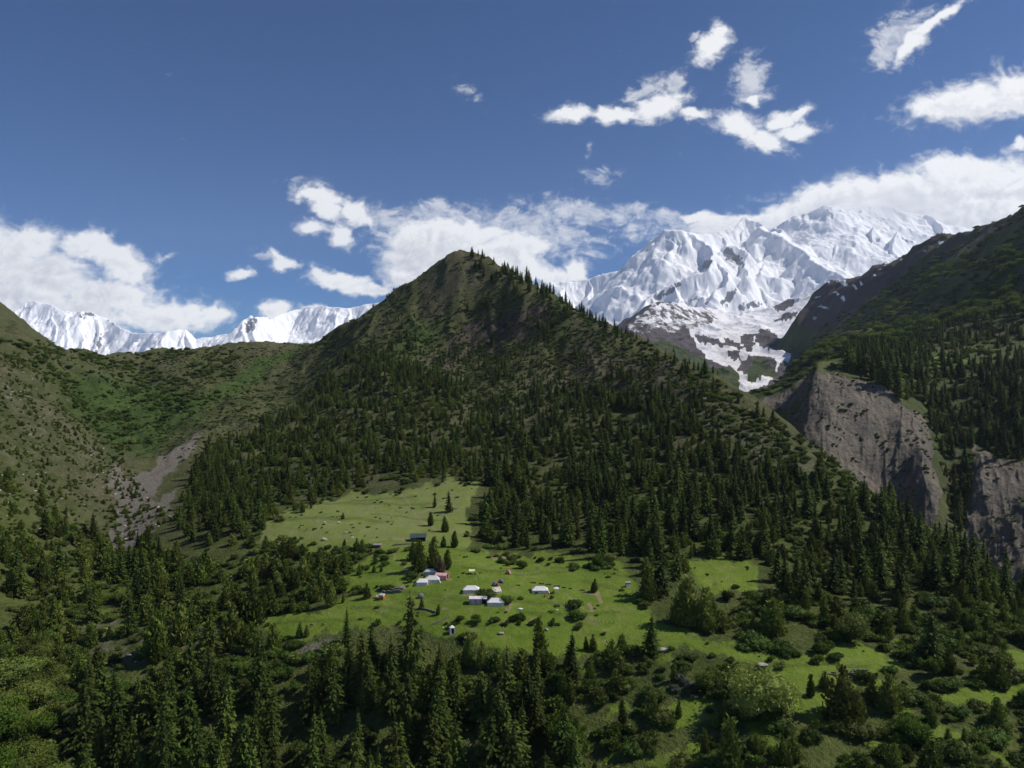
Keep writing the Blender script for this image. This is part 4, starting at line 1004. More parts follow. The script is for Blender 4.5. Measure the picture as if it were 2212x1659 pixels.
MAN = [  # prominent plants: kind, bearing, top, foot, width factor, label
    ('spruce', 890, 1280, 1452, 1.0, 'tallest dark spruce at the meadow front, in line with the dome tent'),
    ('spruce', 749, 1314, 1396, 1.05, 'dark spruce standing alone where the lower left meadow ends, near the black cows'),
    ('spruce', 1404, 1330, 1415, 1.25, 'lone dark spruce with level branches on the open meadow beside pale rock'),
    ('spruce', 1460, 1168, 1252, .8, 'narrow spruce at the corner of the forest above the right-hand meadow strip'),
    ('spruce', 1425, 1172, 1288, 1.0, 'tall spruce at the tip of the forest tongue reaching into the meadow'),
    ('juniper', 1399, 1221, 1296, .95, 'broad rounded juniper at the tip of the forest tongue in the meadow'),
    ('juniper', 1490, 1249, 1352, 1.0, 'tall olive juniper clump right of the meadow behind the lone spruce'), ('juniper', 1520, 1268, 1358, 1.0, 'brownish juniper leaning on the tall clump right of the meadow'), ('juniper', 1474, 1262, 1346, .9, 'dark juniper on the meadow side of the tall clump'),
    ('juniper', 1458, 1310, 1348, .9, 'small pointed juniper on the meadow in front of the juniper clump'),
    ('willow', 1837, 1322, 1382, .95, 'round yellow-green bush alone against dark trees on the right'),
    ('willow', 1648, 1442, 1545, 1.1, 'largest pale green willow on the lower right terrace'), ('willow', 1602, 1437, 1482, 1.1, 'pale willow just behind the largest one on the lower right terrace'), ('willow', 1527, 1447, 1492, 1.0, 'small pale willow beside the grey shrubs on the lower right'),
    ('juniper', 1818, 1440, 1552, 1.1, 'tall dark double juniper in front of the stone enclosure'), ('juniper', 1456, 1435, 1473, .95, 'small teardrop juniper above the grey shrubs'), ('juniper', 1414, 1492, 1562, .8, 'narrow olive juniper left of the grey shrubs'),
    ('juniper', 1566, 1512, 1570, .8, 'pointed dark juniper below the small pale willow'), ('juniper', 1464, 1512, 1550, .7, 'slim juniper on the small green patch below the grey shrubs'), ('juniper', 1782, 1451, 1490, 1.0, 'rounded juniper by the terrace wall'), ('juniper', 1751, 1457, 1504, .8, 'spindly dark juniper behind the largest willow'),
    ('spruce', 2013, 1326, 1434, 1.5, 'broad dark conifer at the right edge of the terraces'), ('juniper', 1669, 1290, 1372, 1.3, 'broad dark juniper left of the round yellow-green bush'), ('juniper', 1883, 1463, 1520, .9, 'first juniper right of the stone enclosure'), ('juniper', 1919, 1455, 1534, 1.05, 'second juniper right of the stone enclosure, taller'), ('juniper', 1851, 1488, 1560, .9, 'juniper at the foot of the tall dark double juniper'),
    ('juniper', 1576, 1552, 1662, 1.0, 'tall olive juniper at the bottom edge below the pale willows'), ('juniper', 1715, 1581, 1640, .9, 'right one of two junipers below the largest willow'), ('juniper', 1689, 1589, 1660, .9, 'left one of two junipers below the largest willow'), ('juniper', 1932, 1605, 1662, 1.1, 'broad juniper at the bottom right edge'),
    ('juniper', 2049, 1573, 1607, 1.0, 'small juniper on the lowest right green patch'), ('juniper', 2085, 1573, 1614, .9, 'slim juniper right of the lowest right green patch'), ('juniper', 2061, 1596, 1640, .9, 'juniper in front of the lowest right green patch'),
    ('juniper', 905, 1166, 1234, .95, 'tall dark juniper behind the grey-white tent in the camp, left one'), ('juniper', 936, 1160, 1224, 1.0, 'tall dark juniper behind the grey-white tent in the camp, right one'), ('dry_tree', 952, 1200, 1238, 1.15, 'dry brown tree between the camp junipers and the pink tent'), ('juniper', 966, 1187, 1228, 1.1, 'dark juniper behind the dry brown tree'),
    ('juniper', 982, 1148, 1182, 1.1, 'pyramid juniper at the meadow edge right of the stone hut'), ('juniper', 958, 1158, 1182, 1.1, 'rounded juniper between the stone hut and the pyramid juniper'), ('juniper', 893, 1172, 1210, 1.1, 'juniper beside the low wall of the stone hut'),
    ('juniper', 930, 1106, 1136, 1.0, 'leaning pair juniper on the upper meadow by the path end'), ('juniper', 962, 1115, 1149, .9, 'twin-topped juniper on the upper meadow right of the path end'), ('spruce', 970, 1060, 1106, 1.1, 'spruce at the top right corner of the upper meadow'), ('spruce', 939, 1063, 1096, 1.2, 'spruce above the footpath on the upper meadow'),
    ('juniper', 1284, 1250, 1279, .85, 'lone small tree beside the brown plot on the right of the meadow'), ('juniper', 911, 1290, 1315, .7, 'slim juniper in front of the dome tent'), ('juniper', 946, 1305, 1328, .9, 'small juniper at the bend of the field wall'),
    ('juniper', 1168, 1332, 1424, .8, 'tall olive tree with bare gaps at the front of the meadow'), ('juniper', 1010, 1372, 1436, .95, 'pointed juniper at the front meadow edge by the toilet tent'), ('juniper', 1040, 1384, 1445, .8, 'narrow juniper right of the one by the toilet tent'), ('juniper', 1232, 1394, 1442, .85, 'pointed juniper at the front meadow edge, right of the tall olive tree'), ('juniper', 1128, 1400, 1470, 1.3, 'broad olive juniper below the front meadow edge'),
    ('juniper', 1282, 1370, 1404, .8, 'slim juniper in the shrubs right of the front meadow'), ('juniper', 1267, 1376, 1404, .9, 'low juniper in the shrubs right of the front meadow'),
    ('juniper', 653, 1079, 1107, .9, 'dark pointed juniper at the left rim of the upper meadow'), ('juniper', 672, 1088, 1098, 1.2, 'tiny juniper at the left rim of the upper meadow'), ('juniper', 741, 1108, 1121, 1.4, 'small double bush in the middle of the upper meadow'), ('juniper', 743, 1164, 1183, 1.0, 'single juniper on the lower lip of the upper meadow'),
    ('juniper', 770, 1163, 1190, .9, 'left one of two junipers below the upper meadow'), ('juniper', 784, 1164, 1196, 1.1, 'right one of two junipers below the upper meadow'), ('juniper', 713, 1197, 1238, 1.0, None), ('juniper', 745, 1186, 1230, .95, None), ('juniper', 652, 1175, 1206, 1.2, None), ('juniper', 668, 1192, 1228, 1.0, None), ('juniper', 693, 1217, 1252, 1.2, 'dome-shaped juniper between the terraces left of the camp'), ('juniper', 642, 1236, 1280, .9, None), ('juniper', 681, 1258, 1294, 1.0, None),
    ('juniper', 716, 1256, 1308, .95, 'tall juniper at the right end of the clump left of the camp'), ('juniper', 792, 1260, 1292, .8, 'juniper by the meadow left of the stone ruin'), ('juniper', 741, 1282, 1302, .8, 'small juniper on the meadow left of the red cabin'), ('juniper', 634, 1292, 1322, .9, None), ('juniper', 808, 1218, 1235, .8, 'left one of two small cypress-like junipers left of the camp'), ('juniper', 824, 1216, 1235, .8, 'right one of two small cypress-like junipers left of the camp'), ('juniper', 777, 1219, 1241, .9, None), ('juniper', 593, 1285, 1327, .9, None), ('juniper', 571, 1276, 1322, .9, None),
    ('willow', 260, 1268, 1302, .8, 'round yellow-green bush among dark trees in the left valley'), ('willow', 84, 1371, 1412, 1.0, 'pale yellow-green bush beside dark spruces on the left'), ('willow', 40, 1416, 1480, 1.5, 'large pale bush at the lower left'), ('willow', 100, 1440, 1485, 1.3, 'low pale bush right of the large one at the lower left'), ('willow', -10, 1430, 1490, 1.3, 'pale bush cut by the left edge'), ('broadleaf_tree', 30, 1500, 1560, 1.0, 'leafy green tree at the left edge below the pale bushes'), ('broadleaf_tree', 110, 1520, 1570, 1.0, 'leafy green tree below the pale bushes'),
    ('spruce', 116, 1287, 1363, 1.3, None), ('spruce', 206, 1268, 1344, 1.35, None), ('juniper', 342, 1210, 1298, .8, None), ('juniper', 335, 1316, 1418, .95, 'tall olive juniper clump in the left valley beside the grassy patch'), ('juniper', 390, 1306, 1395, .95, None), ('juniper', 500, 1303, 1395, .9, None), ('juniper', 516, 1258, 1345, .9, None), ('juniper', 545, 1258, 1348, .9, None), ('juniper', 545, 1345, 1412, 1.0, None), ('juniper', 590, 1352, 1402, .9, None), ('juniper', 155, 1335, 1392, 1.0, None),
    ('juniper', 646, 1345, 1376, .8, None), ('juniper', 662, 1350, 1374, .9, None),
    ('broadleaf_tree', 1293, 1196, 1226, .9, 'bright leafy bush at the forest edge above the meadow'), ('shrub', 1052, 1272, 1291, 1.2, 'dark bush behind the striped tent'), ('shrub', 1092, 1285, 1302, .9, 'dark bush at the right end of the white tent next to the striped one'), ('shrub', 1241, 1296, 1314, 1.0, 'dark bush on the meadow right of the yellow tent'), ('shrub', 1249, 1318, 1336, 1.2, 'dark bush at the end of the field fence'),
    ('shrub', 994, 1329, 1342, 1.2, None), ('shrub', 1029, 1328, 1345, 1.0, None), ('shrub', 1112, 1326, 1342, 1.2, 'dark double bush on the bank in front of the tents'), ('shrub', 1126, 1324, 1340, .8, None), ('shrub', 1073, 1332, 1343, 1.0, None), ('shrub', 1127, 1212, 1228, 1.2, 'round dark bush in front of the forest near the red dome tent'), ('shrub', 890, 1234, 1247, 1.2, None), ('shrub', 1125, 1288, 1294, 1.0, None), ('shrub', 1192, 1286, 1293, .8, None),
    ('broadleaf_tree', 1200, 1545, 1625, .9, 'pale leafy tree at the bottom edge among spruces'), ('broadleaf_tree', 1240, 1560, 1640, .8, 'second pale leafy tree at the bottom edge'),
    ('broadleaf_tree', 1180, 1400, 1452, 1.0, None), ('spruce', 1523, 775, 812, 1.6, 'bushy dark conifer alone on the right skyline of the hill'),
]
for k, u, vt, vb, wf, lab in MAN:
    p = near_at(u, vb)
    plant(k, p, (vb - vt) * p.y / F, {'spruce': 'spruces', 'juniper': 'junipers'}.get(k, k.replace('_', ' ') + 's'), lab, wf, boost=1000)
for u, v, h in ((1033, 550, 14), (1046, 556, 12), (1066, 568, 16), (1086, 586, 20), (1095, 590, 16), (1118, 600, 22), (1138, 605, 34), (1144, 607, 30), (1158, 612, 18), (1170, 617, 20), (1196, 632, 20), (1222, 648, 26), (1236, 656, 16), (1252, 668, 20), (1257, 670, 26), (1268, 677, 17), (1280, 684, 18), (1302, 697, 22), (1308, 701, 17), (1330, 715, 20), (1342, 720, 14), (1375, 730, 14)):
    p = near_at(u, v + 3)
    plant('spruce', p, h * 1.1 * p.y / F, 'spruces on the skyline', 'dark pointed spruce standing on the skyline ridge right of the summit', 1.0, boost=300)

# broad sowing by ground zones: density per square metre
cellA = np.gradient(NX, axis=1) * np.gradient(NY, axis=0)
shown = NV <= np.minimum.accumulate(NV, axis=0) + 26                    # ground (or what grows on it) that can be seen over nearer ground
inside = (NU > -120) & (NU < 2330)
def sow(kindname, dens, hfun, group, label, U, V, X, Y, Z, area_, ok, wf=(.85, 1.35), clump=None, seed=0):
    d = dens * area_ * ok
    if clump:
        d = d * sstep(clump[1] - clump[2], clump[1] + clump[2], 0.5 + 0.9 * fbm(X / clump[0], Y / clump[0], 3, 900 + seed))
    n = rs.poisson(d.sum())
    c = np.cumsum(d.ravel()); c /= c[-1]
    for i in np.searchsorted(c, rs.rand(n)):
        j = min(i, X.size - 1)
        x = X.ravel()[j] + rs.uniform(-.6, .6); y = Y.ravel()[j] + rs.uniform(-.6, .6)
        z = gz(x, y) if X is NX else Z.ravel()[j]
        h = hfun()
        v = CV - z / y * F
        if v - h * F / y > 1668: continue
        plant(kindname, Vector((x, y, z)), h, group, label, rs.uniform(*wf))
def zone(poly, soft=14, rough=16, seed=0):
    return area(NU, NV, poly, soft, 800 + seed, rough, 50)
def sown(k, dens, lo, hi, group, label, **kw):
    sow(k, dens, lambda: lo + (hi - lo) * rs.beta(1.5, 1.7), group, label, NU, NV, NX, NY, NZ, cellA, shown * inside, **kw)
free = (1 - mead) * (1 - 0.8 * scree)
z1 = zone([(170, 1600), (190, 1540), (300, 1540), (420, 1520), (480, 1515), (620, 1525), (760, 1490), (860, 1490), (960, 1520), (1060, 1545), (1150, 1555), (1215, 1570), (1230, 1640), (1290, 1700), (1290, 2150), (170, 2150)], 6, 10, 1)
sown('spruce', 0.024 * z1 * (NY > 128), 11, 23, 'spruces of the foreground forest', 'dark green spruce in the dense foreground forest below the meadow')
sown('shrub', 0.02 * z1 * (NY > 128), 1.5, 4, 'shrubs of the foreground forest', 'dark shrub under the trees of the foreground forest')
z1b = zone([(-60, 1380), (170, 1400), (240, 1470), (420, 1440), (600, 1400), (760, 1410), (960, 1440), (1100, 1430), (1240, 1440), (1240, 1580), (1060, 1560), (860, 1500), (620, 1540), (300, 1550), (-60, 1500)], 8, 12, 44)
sown('juniper', 0.022 * z1b * free, 4, 9, 'junipers on the bank above the foreground forest', 'olive juniper on the bank between the meadow and the foreground forest', wf=(.9, 1.3), clump=(20, .42, .2), seed=61)
sown('shrub', 0.07 * z1b * free, 1.2, 3.4, 'shrubs on the bank above the foreground forest', 'shrub on the bank between the meadow and the foreground forest', seed=62)
sown('spruce', 0.003 * z1b * free, 9, 17, 'spruces on the bank above the foreground forest', 'dark spruce on the bank between the meadow and the foreground forest', seed=63)
z0 = zone([(-120, 1400), (60, 1400), (170, 1500), (185, 2000), (-120, 2000)], 8, 10, 45)
sown('willow', 0.010 * z0, 4.5, 8, 'pale leafy trees at the lower left', 'pale green leafy tree in the thicket at the lower left', seed=64)
sown('broadleaf_tree', 0.012 * z0, 4.5, 9, 'green leafy trees at the lower left', 'green leafy tree in the thicket at the lower left', seed=65)
sown('shrub', 0.03 * z0, 1.5, 3.5, 'shrubs at the lower left', 'shrub in the thicket at the lower left', seed=66)
sown('broadleaf_tree', 0.004 * zone([(1180, 1560), (1330, 1580), (1330, 1900), (1180, 1900)], 8, 10, 46), 6, 10, 'pale leafy trees at the bottom edge', 'pale leafy tree at the bottom edge right of the foreground spruces', seed=67)
z2 = zone([(1040, 1060), (1050, 1185), (1200, 1185), (1390, 1212), (1400, 1285), (1480, 1225), (1560, 1190), (1660, 1240), (1680, 1300), (1900, 1330), (2050, 1290), (2150, 1330), (2230, 1310), (2000, 1150), (1880, 1080), (1800, 1050), (1660, 1010), (1570, 920), (1500, 860), (1400, 850), (1300, 850), (1200, 890), (1120, 960)], 12, 16, 2)
z3 = zone([(400, 1080), (420, 1010), (470, 960), (560, 930), (640, 890), (720, 800), (780, 750), (880, 790), (1000, 830), (1060, 900), (1130, 960), (1040, 1045), (900, 1035), (780, 1055), (600, 1105), (540, 1190), (420, 1180), (380, 1130)], 12, 16, 3)
lower = .60 + .40 * sstep(930, 1080, NV)
sown('spruce', 0.018 * z2 * lower * (1 - .97 * mead), 6, 19, 'spruces of the hillside forest', 'dark spruce in the hillside forest right of and above the meadow', clump=(45, .34, .22), seed=2)
sown('spruce', 0.0135 * z3 * lower * (1 - .97 * mead), 5.5, 17, 'spruces on the left flank of the hill', 'dark spruce on the left flank of the central hill', clump=(45, .36, .22), seed=3)
sown('juniper', 0.012 * (z2 + z3) * free, 3, 9, 'junipers in the hillside forest', 'small olive juniper among the spruces of the hillside forest')
z4 = zone([(740, 770), (900, 690), (1010, 640), (1190, 650), (1400, 760), (1560, 850), (1760, 990), (1640, 1000), (1500, 870), (1300, 850), (1060, 900), (1000, 830), (860, 790)], 12, 20, 4)
sown('spruce', 0.0085 * z4, 5, 14, 'scattered spruces on the upper hill', 'dark spruce scattered on the steep upper hill', clump=(60, .5, .2), seed=4)
sown('juniper', 0.013 * z4, 2, 5, 'scattered junipers on the upper hill', 'low olive juniper on the steep upper hill', clump=(50, .45, .2), seed=5)
z5 = zone([(1018, 548), (1060, 570), (1190, 622), (1185, 648), (1100, 632), (1050, 610), (1020, 580)], 4, 5, 5)
sown('spruce', 0.012 * z5, 9, 15, 'spruces on the skyline', 'dark pointed spruce standing on the skyline ridge right of the summit')
z5b = zone([(1190, 625), (1330, 712), (1480, 785), (1600, 850), (1700, 920), (1680, 935), (1560, 860), (1400, 770), (1280, 705), (1190, 650)], 4, 6, 6)
sown('spruce', 0.0035 * z5b, 8, 13, 'spruces along the right ridge', 'dark spruce along the right-hand ridge line of the hill')
sown('shrub', 0.012 * z5b, 1.6, 3.5, 'shrubs along the right ridge', 'shrub along the right-hand ridge line of the hill')
z6 = zone([(-60, 1200), (120, 1130), (200, 1150), (240, 1190), (400, 1185), (440, 1230), (540, 1200), (640, 1180), (740, 1200), (760, 1240), (740, 1285), (620, 1325), (560, 1330), (540, 1400), (640, 1420), (420, 1445), (200, 1470), (-60, 1450)], 14, 20, 7)
sown('juniper', 0.015 * z6 * free, 5, 11, 'junipers in the left valley', 'olive juniper in the wooded valley left of the meadow', clump=(30, .40, .2), seed=7)
sown('spruce', 0.0045 * z6 * free * (NU < 420), 9, 17, 'spruces in the left valley', 'dark spruce in the wooded valley left of the meadow', clump=(40, .42, .2), seed=8)
sown('shrub', 0.036 * z6 * free, 1.2, 3.2, 'shrubs in the left valley', 'shrub between the junipers of the left valley', seed=9)
z7 = zone([(1240, 1420), (1330, 1405), (1500, 1405), (1640, 1440), (1840, 1385), (1900, 1345), (2100, 1320), (2260, 1340), (2280, 1760), (1260, 1760)], 10, 16, 8)
sown('juniper', 0.009 * z7 * free, 4.5, 9, 'junipers on the lower right slope', 'olive juniper on the lower right slope below the meadow', clump=(22, .44, .2), seed=10)
sown('shrub', 0.075 * z7 * (1 - .88 * mead), 1.2, 3.4, 'shrubs on the lower right slope', 'green shrub on the lower right slope below the meadow', clump=(16, .42, .2), seed=11)
sown('broadleaf_tree', 0.0016 * z7 * free * (NU > 1900), 4, 7, 'leafy trees on the right edge', 'light green leafy tree near the right edge of the slope')
z7b = zone([(1690, 1290), (1900, 1320), (2060, 1290), (2212, 1350), (2260, 1420), (2000, 1420), (1850, 1370), (1700, 1400), (1560, 1385), (1480, 1350), (1560, 1295)], 10, 12, 18)
sown('shrub', 0.055 * z7b * free, 1.5, 4, 'shrubs on the lower right slope', 'green shrub on the lower right slope below the meadow', clump=(18, .4, .2), seed=12)
sown('juniper', 0.006 * z7b * free, 5, 10, 'junipers on the lower right slope', 'olive juniper on the lower right slope below the meadow', seed=13)
z8 = zone([(-80, 770), (40, 760), (130, 850), (250, 1000), (330, 1070), (380, 1120), (240, 1190), (100, 1140), (-80, 1210)], 14, 20, 9)
sown('juniper', 0.042 * z8, 1.2, 3.8, 'junipers on the stony left slope', 'small dark juniper on the stony left slope', wf=(1.0, 1.7), clump=(26, .46, .25), seed=14)
sown('juniper', 0.007 * zone([(-80, 1000), (100, 1060), (240, 1180), (60, 1200), (-80, 1220)], 20, 20, 11), 4, 8, 'junipers on the stony left slope', 'small dark juniper on the stony left slope', seed=15)
z9 = zone([(-20, 735), (120, 745), (210, 768), (350, 760), (520, 760), (500, 850), (440, 880), (330, 950), (250, 990), (130, 850), (40, 765)], 10, 14, 10)
sown('shrub', 0.026 * z9, 1.6, 4.2, 'shrubs in the green hollow', 'dark green shrub in the green hollow on the left', wf=(.9, 1.3), clump=(55, .42, .22), seed=16)
sown('shrub', 0.010 * zone([(440, 900), (560, 830), (680, 745), (780, 690), (860, 640), (940, 580), (1000, 560), (960, 700), (800, 790), (640, 880), (480, 960)], 12, 16, 12), 1.2, 2.8, 'shrubs on the left face of the hill', 'low shrub on the bare left face of the hill', wf=(1, 1.5), clump=(70, .46, .2), seed=17)
sown('juniper', 0.0035 * zone([(690, 735), (800, 670), (960, 560), (1000, 560), (940, 720), (820, 800), (720, 790)], 12, 16, 13), 3, 6, 'junipers on the left face of the hill', 'olive juniper on the upper left face of the hill', clump=(50, .5, .2), seed=18)
sown('shrub', 0.032 * (z2 + z3 + z4) * free, 1.0, 2.6, 'shrubs of the hillside', 'low shrub between the hillside spruces', wf=(1, 1.4), clump=(40, .42, .2), seed=19)
zf = zone([(1480, 815), (1640, 890), (1830, 1020), (1900, 1090), (1800, 1080), (1640, 1010), (1560, 930), (1490, 870)], 10, 14, 40)
sown('shrub', 0.020 * zf, 1.2, 3.2, 'shrubs on the right flank', 'shrub on the stony right flank of the hill', wf=(1, 1.5), seed=50)
sown('juniper', 0.008 * zf, 2, 5, 'junipers on the right flank', 'small juniper on the stony right flank of the hill', seed=51)
sown('shrub', 0.012 * zone([(1900, 1140), (2010, 1160), (2230, 1300), (2260, 1420), (2060, 1300), (1900, 1230)], 10, 14, 41), 1.5, 3.5, 'shrubs on the right flank', 'shrub on the stony right flank of the hill', seed=52)
sown('juniper', 0.012 * zone([(1900, 1140), (2010, 1160), (2230, 1300), (2260, 1420), (2060, 1300), (1900, 1230)], 10, 14, 41), 3, 8, 'junipers on the right flank', 'small juniper on the stony right flank of the hill', seed=53)
tuft = zone([(60, 740), (210, 770), (680, 742), (780, 690), (900, 600), (980, 555), (1100, 600), (1330, 720), (1560, 840), (1760, 980), (1600, 1000), (1400, 900), (1100, 880), (900, 820), (640, 900), (430, 1000), (260, 980)], 10, 14, 47)
sown('shrub', 0.030 * tuft, 0.5, 1.5, 'low tufts of the upper slopes', 'low tuft of shrub on the open upper slopes', wf=(1, 1.9), seed=70)
sown('shrub', 0.050 * z8, 0.5, 1.5, 'low shrubs on the stony left slope', 'low shrub on the stony left slope', wf=(1, 1.7), clump=(18, .45, .25), seed=71)
zg = zone([(1040, 880), (1200, 840), (1320, 850), (1240, 900), (1140, 970), (1080, 930)], 10, 12, 48)
sown('spruce', 0.011 * zg, 6, 15, 'spruces of the hillside forest', 'dark spruce in the hillside forest right of and above the meadow', seed=72)
sown('juniper', 0.014 * zg, 2.5, 6, 'junipers in the hillside forest', 'small olive juniper among the spruces of the hillside forest', seed=73)
sown('shrub', 0.012 * mead * (NY < 420), 0.3, 0.8, 'tussocks in the meadow', 'low tussock in the grass of the meadow', wf=(1, 1.8), clump=(12, .5, .2), seed=74)
medge = sstep(.03, .3, mead) * sstep(.97, .6, mead)
sown('shrub', 0.03 * medge * (NY < 420), 0.9, 2.4, 'shrubs along the meadow edges', 'dark shrub along the edge of the camp meadow', clump=(14, .42, .15), seed=20)
for poly in ([(930, 1340), (1060, 1345), (1130, 1338), (1260, 1345), (1300, 1352), (1250, 1362), (1160, 1358), (1060, 1352), (950, 1352)], [(760, 1268), (800, 1262), (870, 1256), (890, 1265), (800, 1285), (740, 1290)], [(1050, 1205), (1200, 1208), (1330, 1226), (1330, 1240), (1200, 1226), (1060, 1218)],
             [(560, 1180), (640, 1160), (700, 1185), (850, 1195), (840, 1225), (740, 1245), (640, 1230), (560, 1210)], [(1330, 1400), (1440, 1395), (1520, 1400), (1640, 1445), (1560, 1460), (1400, 1440)], [(860, 1190), (905, 1180), (905, 1215), (870, 1222)]):
    sown('shrub', 0.05 * zone(poly, 5, 8, 30 + len(poly)), 0.9, 2.3, 'shrubs in rows on the meadow banks', 'shrub in the rows along the meadow banks', seed=21)
sown('grey_shrub', 0.14 * zone([(1425, 1478), (1475, 1470), (1520, 1490), (1500, 1510), (1440, 1500)], 6, 8, 15), 1.0, 2.0, 'grey shrubs on the lower right slope', 'pale grey shrub in the patch beside the pale willows', seed=22)
sown('grey_shrub', 0.05 * zone([(440, 1375), (475, 1368), (490, 1400), (450, 1420), (370, 1460), (380, 1425)], 6, 8, 16), 1.0, 2.2, 'grey shrubs in the left valley', 'pale grey shrub in the patch left of the foreground forest', seed=23)
# the right-hand mountain
cellR = np.gradient(RX, axis=1) * np.gradient(RY, axis=0)
RV = CV - RZ / RY * F
hor = np.array([NV[:, min(NC - 1, max(0, int((u + 260) / 2730 * (NC - 1))))].min() for u in ru])
shownR = (RV <= np.minimum.accumulate(RV, axis=0) + 30) & (RU < 2330)
def sownR(k, dens, lo, hi, group, label, **kw):
    sow(k, dens, lambda: lo + (hi - lo) * rs.beta(2, 2), group, label, RU, RV, RX, RY, RZ, cellR, shownR, **kw)
def zr(poly, soft, rough, seed):
    return area(RU, RV, poly, soft, 850 + seed, rough, 40)
nocl = (1 - sstep(.15, .4, cliff))
sownR('spruce', 0.0115 * zr([(1815, 800), (1825, 760), (1900, 745), (2000, 770), (2120, 790), (2280, 760), (2280, 1010), (2150, 1000), (2100, 965), (2040, 930), (1990, 880), (1945, 850), (1925, 832), (1870, 822)], 5, 8, 1) * nocl * (RY < 1000) * (1 - .8 * lushr), 12, 22, 'spruces above the cliff', 'dark spruce on the shelf above the grey cliff', clump=(40, .36, .2), seed=31)
sownR('spruce', 0.010 * zr([(2010, 900), (2100, 960), (2090, 1050), (2080, 1140), (2040, 1100), (2040, 1010)], 6, 8, 2) * (RY < 720), 9, 16, 'spruces in the gully', 'dark spruce in the gully between the two grey cliffs', seed=32)
gul = zr([(1985, 885), (2025, 945), (2040, 1060), (2070, 1150), (2095, 1140), (2104, 1030), (2095, 960), (2040, 900)], 6, 8, 9) * (RY < 700)
sownR('spruce', 0.012 * gul, 6, 14, 'spruces in the gully', 'dark spruce in the gully between the two grey cliffs', seed=39)
sownR('shrub', 0.035 * gul, 1.5, 3.5, 'shrubs in the gully', 'green shrub in the gully between the two grey cliffs', seed=40)
sownR('spruce', 0.004 * zr([(1900, 700), (2280, 640), (2280, 760), (1900, 745)], 10, 14, 3) * (RY < 1300), 10, 16, 'spruces above the cliff', 'dark spruce on the shelf above the grey cliff', seed=33)
sownR('shrub', 0.004 * zr([(1700, 840), (1760, 800), (1900, 745), (2280, 640), (2280, 1000), (2150, 1000), (1930, 835), (1770, 800)], 10, 14, 4) * nocl * (RY < 1100), 2.5, 5, 'shrubs on the right mountain', 'dark shrub on the lower slope of the right mountain', seed=34)
sownR('shrub', 0.022 * cliff * (RY < 690), 0.6, 2.0, 'bushes on the grey cliff', 'small dark bush clinging to the grey cliff face', clump=(30, .42, .25), seed=38)
sownR('juniper', 0.010 * zr([(1815, 790), (1900, 745), (2280, 760), (2280, 1010), (2100, 965), (1945, 850)], 8, 10, 7) * nocl * (RY < 1000), 3, 8, 'junipers above the cliff', 'olive juniper on the shelf above the grey cliff', seed=37)
sownR('broadleaf_tree', 0.0045 * zr([(1680, 810), (1760, 760), (1850, 690), (1960, 620), (2080, 560), (2160, 530), (2212, 560), (2280, 600), (2280, 690), (2100, 690), (1950, 735), (1830, 755), (1750, 790)], 14, 20, 5) * (RY > 800), 7, 14, 'leafy trees on the right mountain', 'green leafy tree in the belt across the right mountain', wf=(1.0, 1.5), clump=(150, .47, .14), seed=35)
sownR('shrub', 0.0060 * zr([(1600, 850), (1700, 790), (1800, 700), (1960, 590), (2212, 450), (2300, 450), (2300, 640), (1950, 740), (1760, 800), (1650, 870)], 14, 20, 6) * (RY > 750), 3, 6, 'shrubs on the upper right mountain', 'dark shrub on the upper slope of the right mountain', wf=(1.2, 1.9), clump=(90, .42, .25), seed=36)
for u, v, h in ((1832, 800, 62), (1845, 802, 50), (1866, 810, 66), (1885, 822, 58), (1905, 832, 64), (1918, 842, 74), (1936, 848, 80), (1942, 868, 60), (1900, 815, 62), (1925, 815, 56)):
    p = right_at(u, v)
    plant('spruce', p, h * p.y / F, 'spruces on the cliff edge', 'tall dark spruce on the top edge of the grey cliff', 1.3, boost=60)

# ---- build: the largest 300 of each kind stand as things of their own, the rest of the kind as one wood
def add_plant(d, shared={}):
    K = KINDS[d['k']]; me, tk, H = K['v'][d['v']]
    s = d['h'] / H
    lab = d['l'] or {'juniper': 'olive juniper in the wooded valley left of the meadow', 'spruce': 'dark spruce in the wooded valley left of the meadow', 'shrub': 'shrub in the rows along the meadow banks', 'broadleaf_tree': 'light green leafy tree near the right edge of the slope'}[d['k']]
    grp = d['g'] if d['l'] else {'juniper': 'junipers in the left valley', 'spruce': 'spruces in the left valley', 'shrub': 'shrubs in rows on the meadow banks', 'broadleaf_tree': 'leafy trees on the right edge'}[d['k']]
    sc3 = (s * d['w'], s * d['w'], s)
    if tk is None:
        o = bpy.data.objects.new(d['k'], me); COL.objects.link(o)
        o.location = d['p']; o.rotation_euler = (d['t'], d['t2'], d['r']); o.scale = sc3
        tag(o, lab, K['cat'], grp)
        return
    o = empty(d['k'], d['p'], d['r'], sc3)
    o.rotation_euler = (d['t'], d['t2'], d['r'])
    tag(o, lab, K['cat'], grp)
    for nm, mm in (('crown', me), ('trunk', tk)):
        c = bpy.data.objects.new(nm, mm); COL.objects.link(c); c.parent = o

